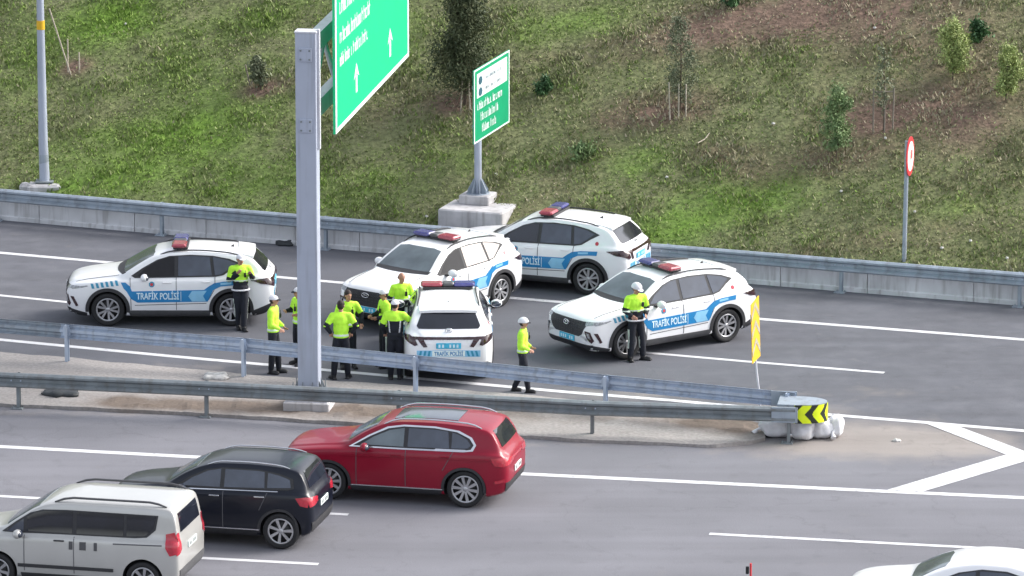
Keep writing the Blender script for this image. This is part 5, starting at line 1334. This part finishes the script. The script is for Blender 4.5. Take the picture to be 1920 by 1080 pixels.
def stakes(label, base, offs, h, seed, rail=False, m='stake'):
    root = empty('tree_stakes', base); tag(root, label, 'stakes')
    for (x, y, dx, hh) in offs:
        mb = MB(); mb.tube([(x, y, -.1), (x+dx, y, hh)], .018, m, 6); mb.build('stake', root)
    if rail: mb = MB(); mb.tube([(offs[0][0], offs[0][1], h*.92), (offs[-1][0], offs[-1][1], h*.92)], .014, m, 6); mb.build('crossbar', root)
bp_ = H(872, 196)
sapling('pine_tree', 'tall dark conifer rising behind the green road sign', 'tree', bp_, 3.1, .86, 'leaf_pine', 20000, 1, z0=.19, size=.026, shape='cone', trunk=.05, nb=90)
stakes('pale wooden stakes at the foot of the dark conifer', bp_+Vector((0, -.25, 0)), [(-.10, 0, .04, .62), (.12, 0, -.03, .60)], .6, 1)
sapling('young_tree', 'thin sparse greenish-brown tree on three pale stakes, upper middle of the slope', 'tree', H(1275, 212), 2.4, .42, 'leaf_olive', 3600, 2, z0=.18, size=.026, trunk=.022)
stakes('three pale stakes under the thin sparse tree, above a green tuft', H(1270, 222), [(-.17, 0, -.03, .85), (.03, .03, 0, .8), (.20, .05, 0, .8)], .8, 2)
sapling('young_tree', 'slender pale green tree on the slope, nearest the round sign', 'tree', H(1568, 300), 1.75, .38, 'leaf_mid', 5200, 3, z0=.22, size=.028, trunk=.018, group=None)
sapling('young_tree', 'yellow-green bushy young tree near the top right, left one of two', 'tree', H(1786, 150), 1.40, .46, 'leaf_pale', 5200, 4, z0=.22, size=.030, trunk=.018)
sapling('young_tree', 'yellow-green narrow young tree at the right edge of the picture', 'tree', H(1886, 190), 1.35, .36, 'leaf_pale', 4200, 5, z0=.2, size=.030, trunk=.018)
stakes('grey wooden tree stakes with a crossbar beside a dark planting pit', H(1655, 250), [(-.22, .0, 0, 1.05), (.04, .03, 0, 1.1), (.23, .05, .02, 1.05)], 1.05, 3, rail=True, m='stake_grey')
sapling('young_tree', 'almost bare spindly tree growing between the grey stakes', 'tree', H(1656, 246), 2.0, .35, 'leaf_olive', 420, 6, z0=.3, size=.035, trunk=.015)
sapling('shrub', 'small leaning olive-green shrub in a reddish planting pit, upper left', 'shrub', H(490, 168), .80, .30, 'leaf_olive', 900, 7, z0=.25, size=.045, shape='round', trunk=.025, lean=(-.10, 0))
stakes('short broken pale stake by the leaning shrub', H(470, 160), [(0, 0, -.12, .50), (.0, 0, .14, .62)], .5, 4, m='stake_grey')
sapling('shrub', 'dark green round bush just right of the green road sign', 'shrub', H(1018, 178), .42, .24, 'leaf_bush', 800, 8, z0=.05, size=.045, shape='round', nb=18)
sapling('shrub', 'dark bush at the top edge of the slope', 'shrub', H(1375, 10), .40, .34, 'leaf_bush', 800, 9, z0=.05, size=.045, shape='round', nb=18)
sapling('shrub', 'dark bush between the two yellow-green young trees', 'shrub', H(1832, 78), .50, .32, 'leaf_bush', 1000, 10, z0=.05, size=.045, shape='round', nb=18)
sapling('shrub', 'low green bush above the grass between the road signs', 'shrub', H(1092, 300), .40, .32, 'leaf_mid', 500, 11, z0=.05, size=.045, shape='round', nb=14)
stakes('long leaning pale stake and thin sticks by the planting pit near the lamp pole', H(135, 140), [(.0, 0, -.52, 1.62), (-.10, .1, 0, .85), (.18, 0, 0, .55)], 1.2, 5)
tw = empty('branch', H(1318, 268)+Vector((0, 0, .03))); tag(tw, 'dry pale fallen branch lying on the slope', 'branch'); mb = MB(); mb.tube([(-.12, -.15, 0), (.05, .05, .05), (.16, .25, .16)], [.012, .018, .008], 'stake', 6); mb.build('twig', tw)

# grass and weeds: one mass nobody could count
def grass():
    r = np.random.default_rng(11); n = 95000
    x = r.uniform(-14.5, 14.5, n); d = r.uniform(.12, 11.5, n)
    y = wall_y(x)+.15+d/.955
    keep = r.uniform(0, 1, n) < np.clip(.62+.35*fbm(x, y, 21, 4, 1.6), .2, 1)
    x, y, d = x[keep], y[keep], d[keep]
    gq = green_fn(x, y); sq = soil_fn0(x, y); k2 = r.uniform(0, 1, len(x)) > sq*.62; x, y, gq, sq = x[k2], y[k2], gq[k2], sq[k2]
    n = len(x); z = hill_h(x, y); big = .5+.9*np.clip(fbm(x, y, 33, 4, 2.2)+.4, 0, 1)
    V = []; A = []; base = np.stack([x, y, z-.01], -1)
    for b in range(3):
        h = r.uniform(.025, .085, n)*big; a = r.uniform(0, 6.28, n); le = r.uniform(.1, 1.1, n)*h; wd = r.uniform(.012, .032, n)
        t = r.uniform(0, 6.28, n); wv = np.stack([np.cos(t)*wd, np.sin(t)*wd, 0*wd], -1)
        o = base+np.stack([r.normal(0, .055, n), r.normal(0, .055, n), 0*h], -1); tip = o+np.stack([np.cos(a)*le, np.sin(a)*le, h], -1)
        V.append(np.stack([o-wv, o+wv, tip+wv*.35, tip-wv*.35], 1)); 
        tone = np.clip(gq*.75+r.normal(.28, .22, n)+.25*fbm(x, y, 41, 3, 3), 0, 1); dry = np.clip(sq*.8+r.normal(.22, .28, n)+.25*fbm(x, y, 43, 3, 2.5)-gq*.35, 0, 1)
        A.append(np.stack([tone, dry], -1))
    V = np.concatenate(V).reshape(-1, 3); A = np.repeat(np.concatenate(A), 4, axis=0)
    m = bpy.data.materials.new('grass'); m.use_nodes = True; nn = m.node_tree.nodes; l = m.node_tree.links; bs = nn['Principled BSDF']; bs.inputs['Roughness'].default_value = .8; bs.inputs['Specular IOR Level'].default_value = .2
    def at(k): a_ = nn.new('ShaderNodeAttribute'); a_.attribute_name = k; return a_.outputs['Fac']
    m1 = nn.new('ShaderNodeMix'); m1.data_type = 'RGBA'; l.new(at('tone'), m1.inputs[0]); m1.inputs[6].default_value = (.155, .185, .075, 1); m1.inputs[7].default_value = (.19, .30, .055, 1)
    m2 = nn.new('ShaderNodeMix'); m2.data_type = 'RGBA'; l.new(at('dry'), m2.inputs[0]); l.new(m1.outputs[2], m2.inputs[6]); m2.inputs[7].default_value = (.31, .27, .195, 1)
    l.new(m2.outputs[2], bs.inputs['Base Color'])
    o = raw_obj('grass', V, np.arange(len(V)).reshape(-1, 4), m, None, {'tone': A[:, 0], 'dry': A[:, 1]}, smooth=False)
    tag(o, 'rough mixed grass and dry weeds covering the hillside', 'grass', kind='stuff')
grass()
# small loose things
def lump(name, label, cat, loc, s, m, seed, group=None):
    r = np.random.default_rng(seed); mb = MB(); mb.ell((0, 0, s[2]*.35), (s[0], s[1], s[2]), m, nu=18, nv=11)
    mb.v = [tuple(np.array(v)*(1+.18*math.sin(7*v[0]/s[0]+seed)+.15*math.cos(5*v[1]/s[1]+3*seed))) for v in mb.v]
    o = mb.build(name, None, loc); tag(o, label, cat, group); return o
lump('black_sheet', 'crumpled black plastic sheet lying on the concrete median', 'plastic sheet', G(115, 737, MEDZ), (.38, .42, .07), 'black_sheet', 3)
lump('rubble_heap', 'pale broken concrete rubble behind the guardrail, left of the steel post', 'rubble', G(405, 708, MEDZ), (.32, .25, .06), 'rubble', 5)
lump('black_sheet', 'dark crumpled debris against the foot of the far concrete wall', 'debris', G(538, 459), (.28, .16, .07), 'black_sheet', 6)
for (px, py, s_) in ((1681, 827, .05),): lump('stone', 'small white stone lying alone on the dusty gore', 'stone', G(px, py), (s_*1.6, s_*2, s_*.6), 'rubble', 9)
STL = ['pale stone just above the guardrail, left of the green road sign foundation', 'pale stone on the slope just right of the round sign pole', 'pale stone low on the slope near the right edge', 'pale stone directly below the slender pale green tree', 'pale stone at the foot of the grey tree stakes', 'pale stone right of the green road sign pole', 'pale stone highest up on the brown slope', 'pale stone left of the slender pale green tree', 'pale stone below the dry fallen branch', 'white speck of stone in the brightest green grass, upper left', 'pale stone right of the round sign, halfway down its pole', 'pale stone nearest the far guardrail at the right']
STG = 'small pale stones scattered on the slope'
for i, (px, py) in enumerate([(800, 409), (1766, 468), (1888, 487), (1577, 362), (1660, 262), (930, 330), (1640, 55), (1450, 235), (1250, 335), (236, 48), (1715, 400), (1820, 455)]):
    lump('stone', STL[i], 'stone', H(px, py)+Vector((0, 0, .03)), (.035, .04, .028), 'rubble', 20+i, STG)
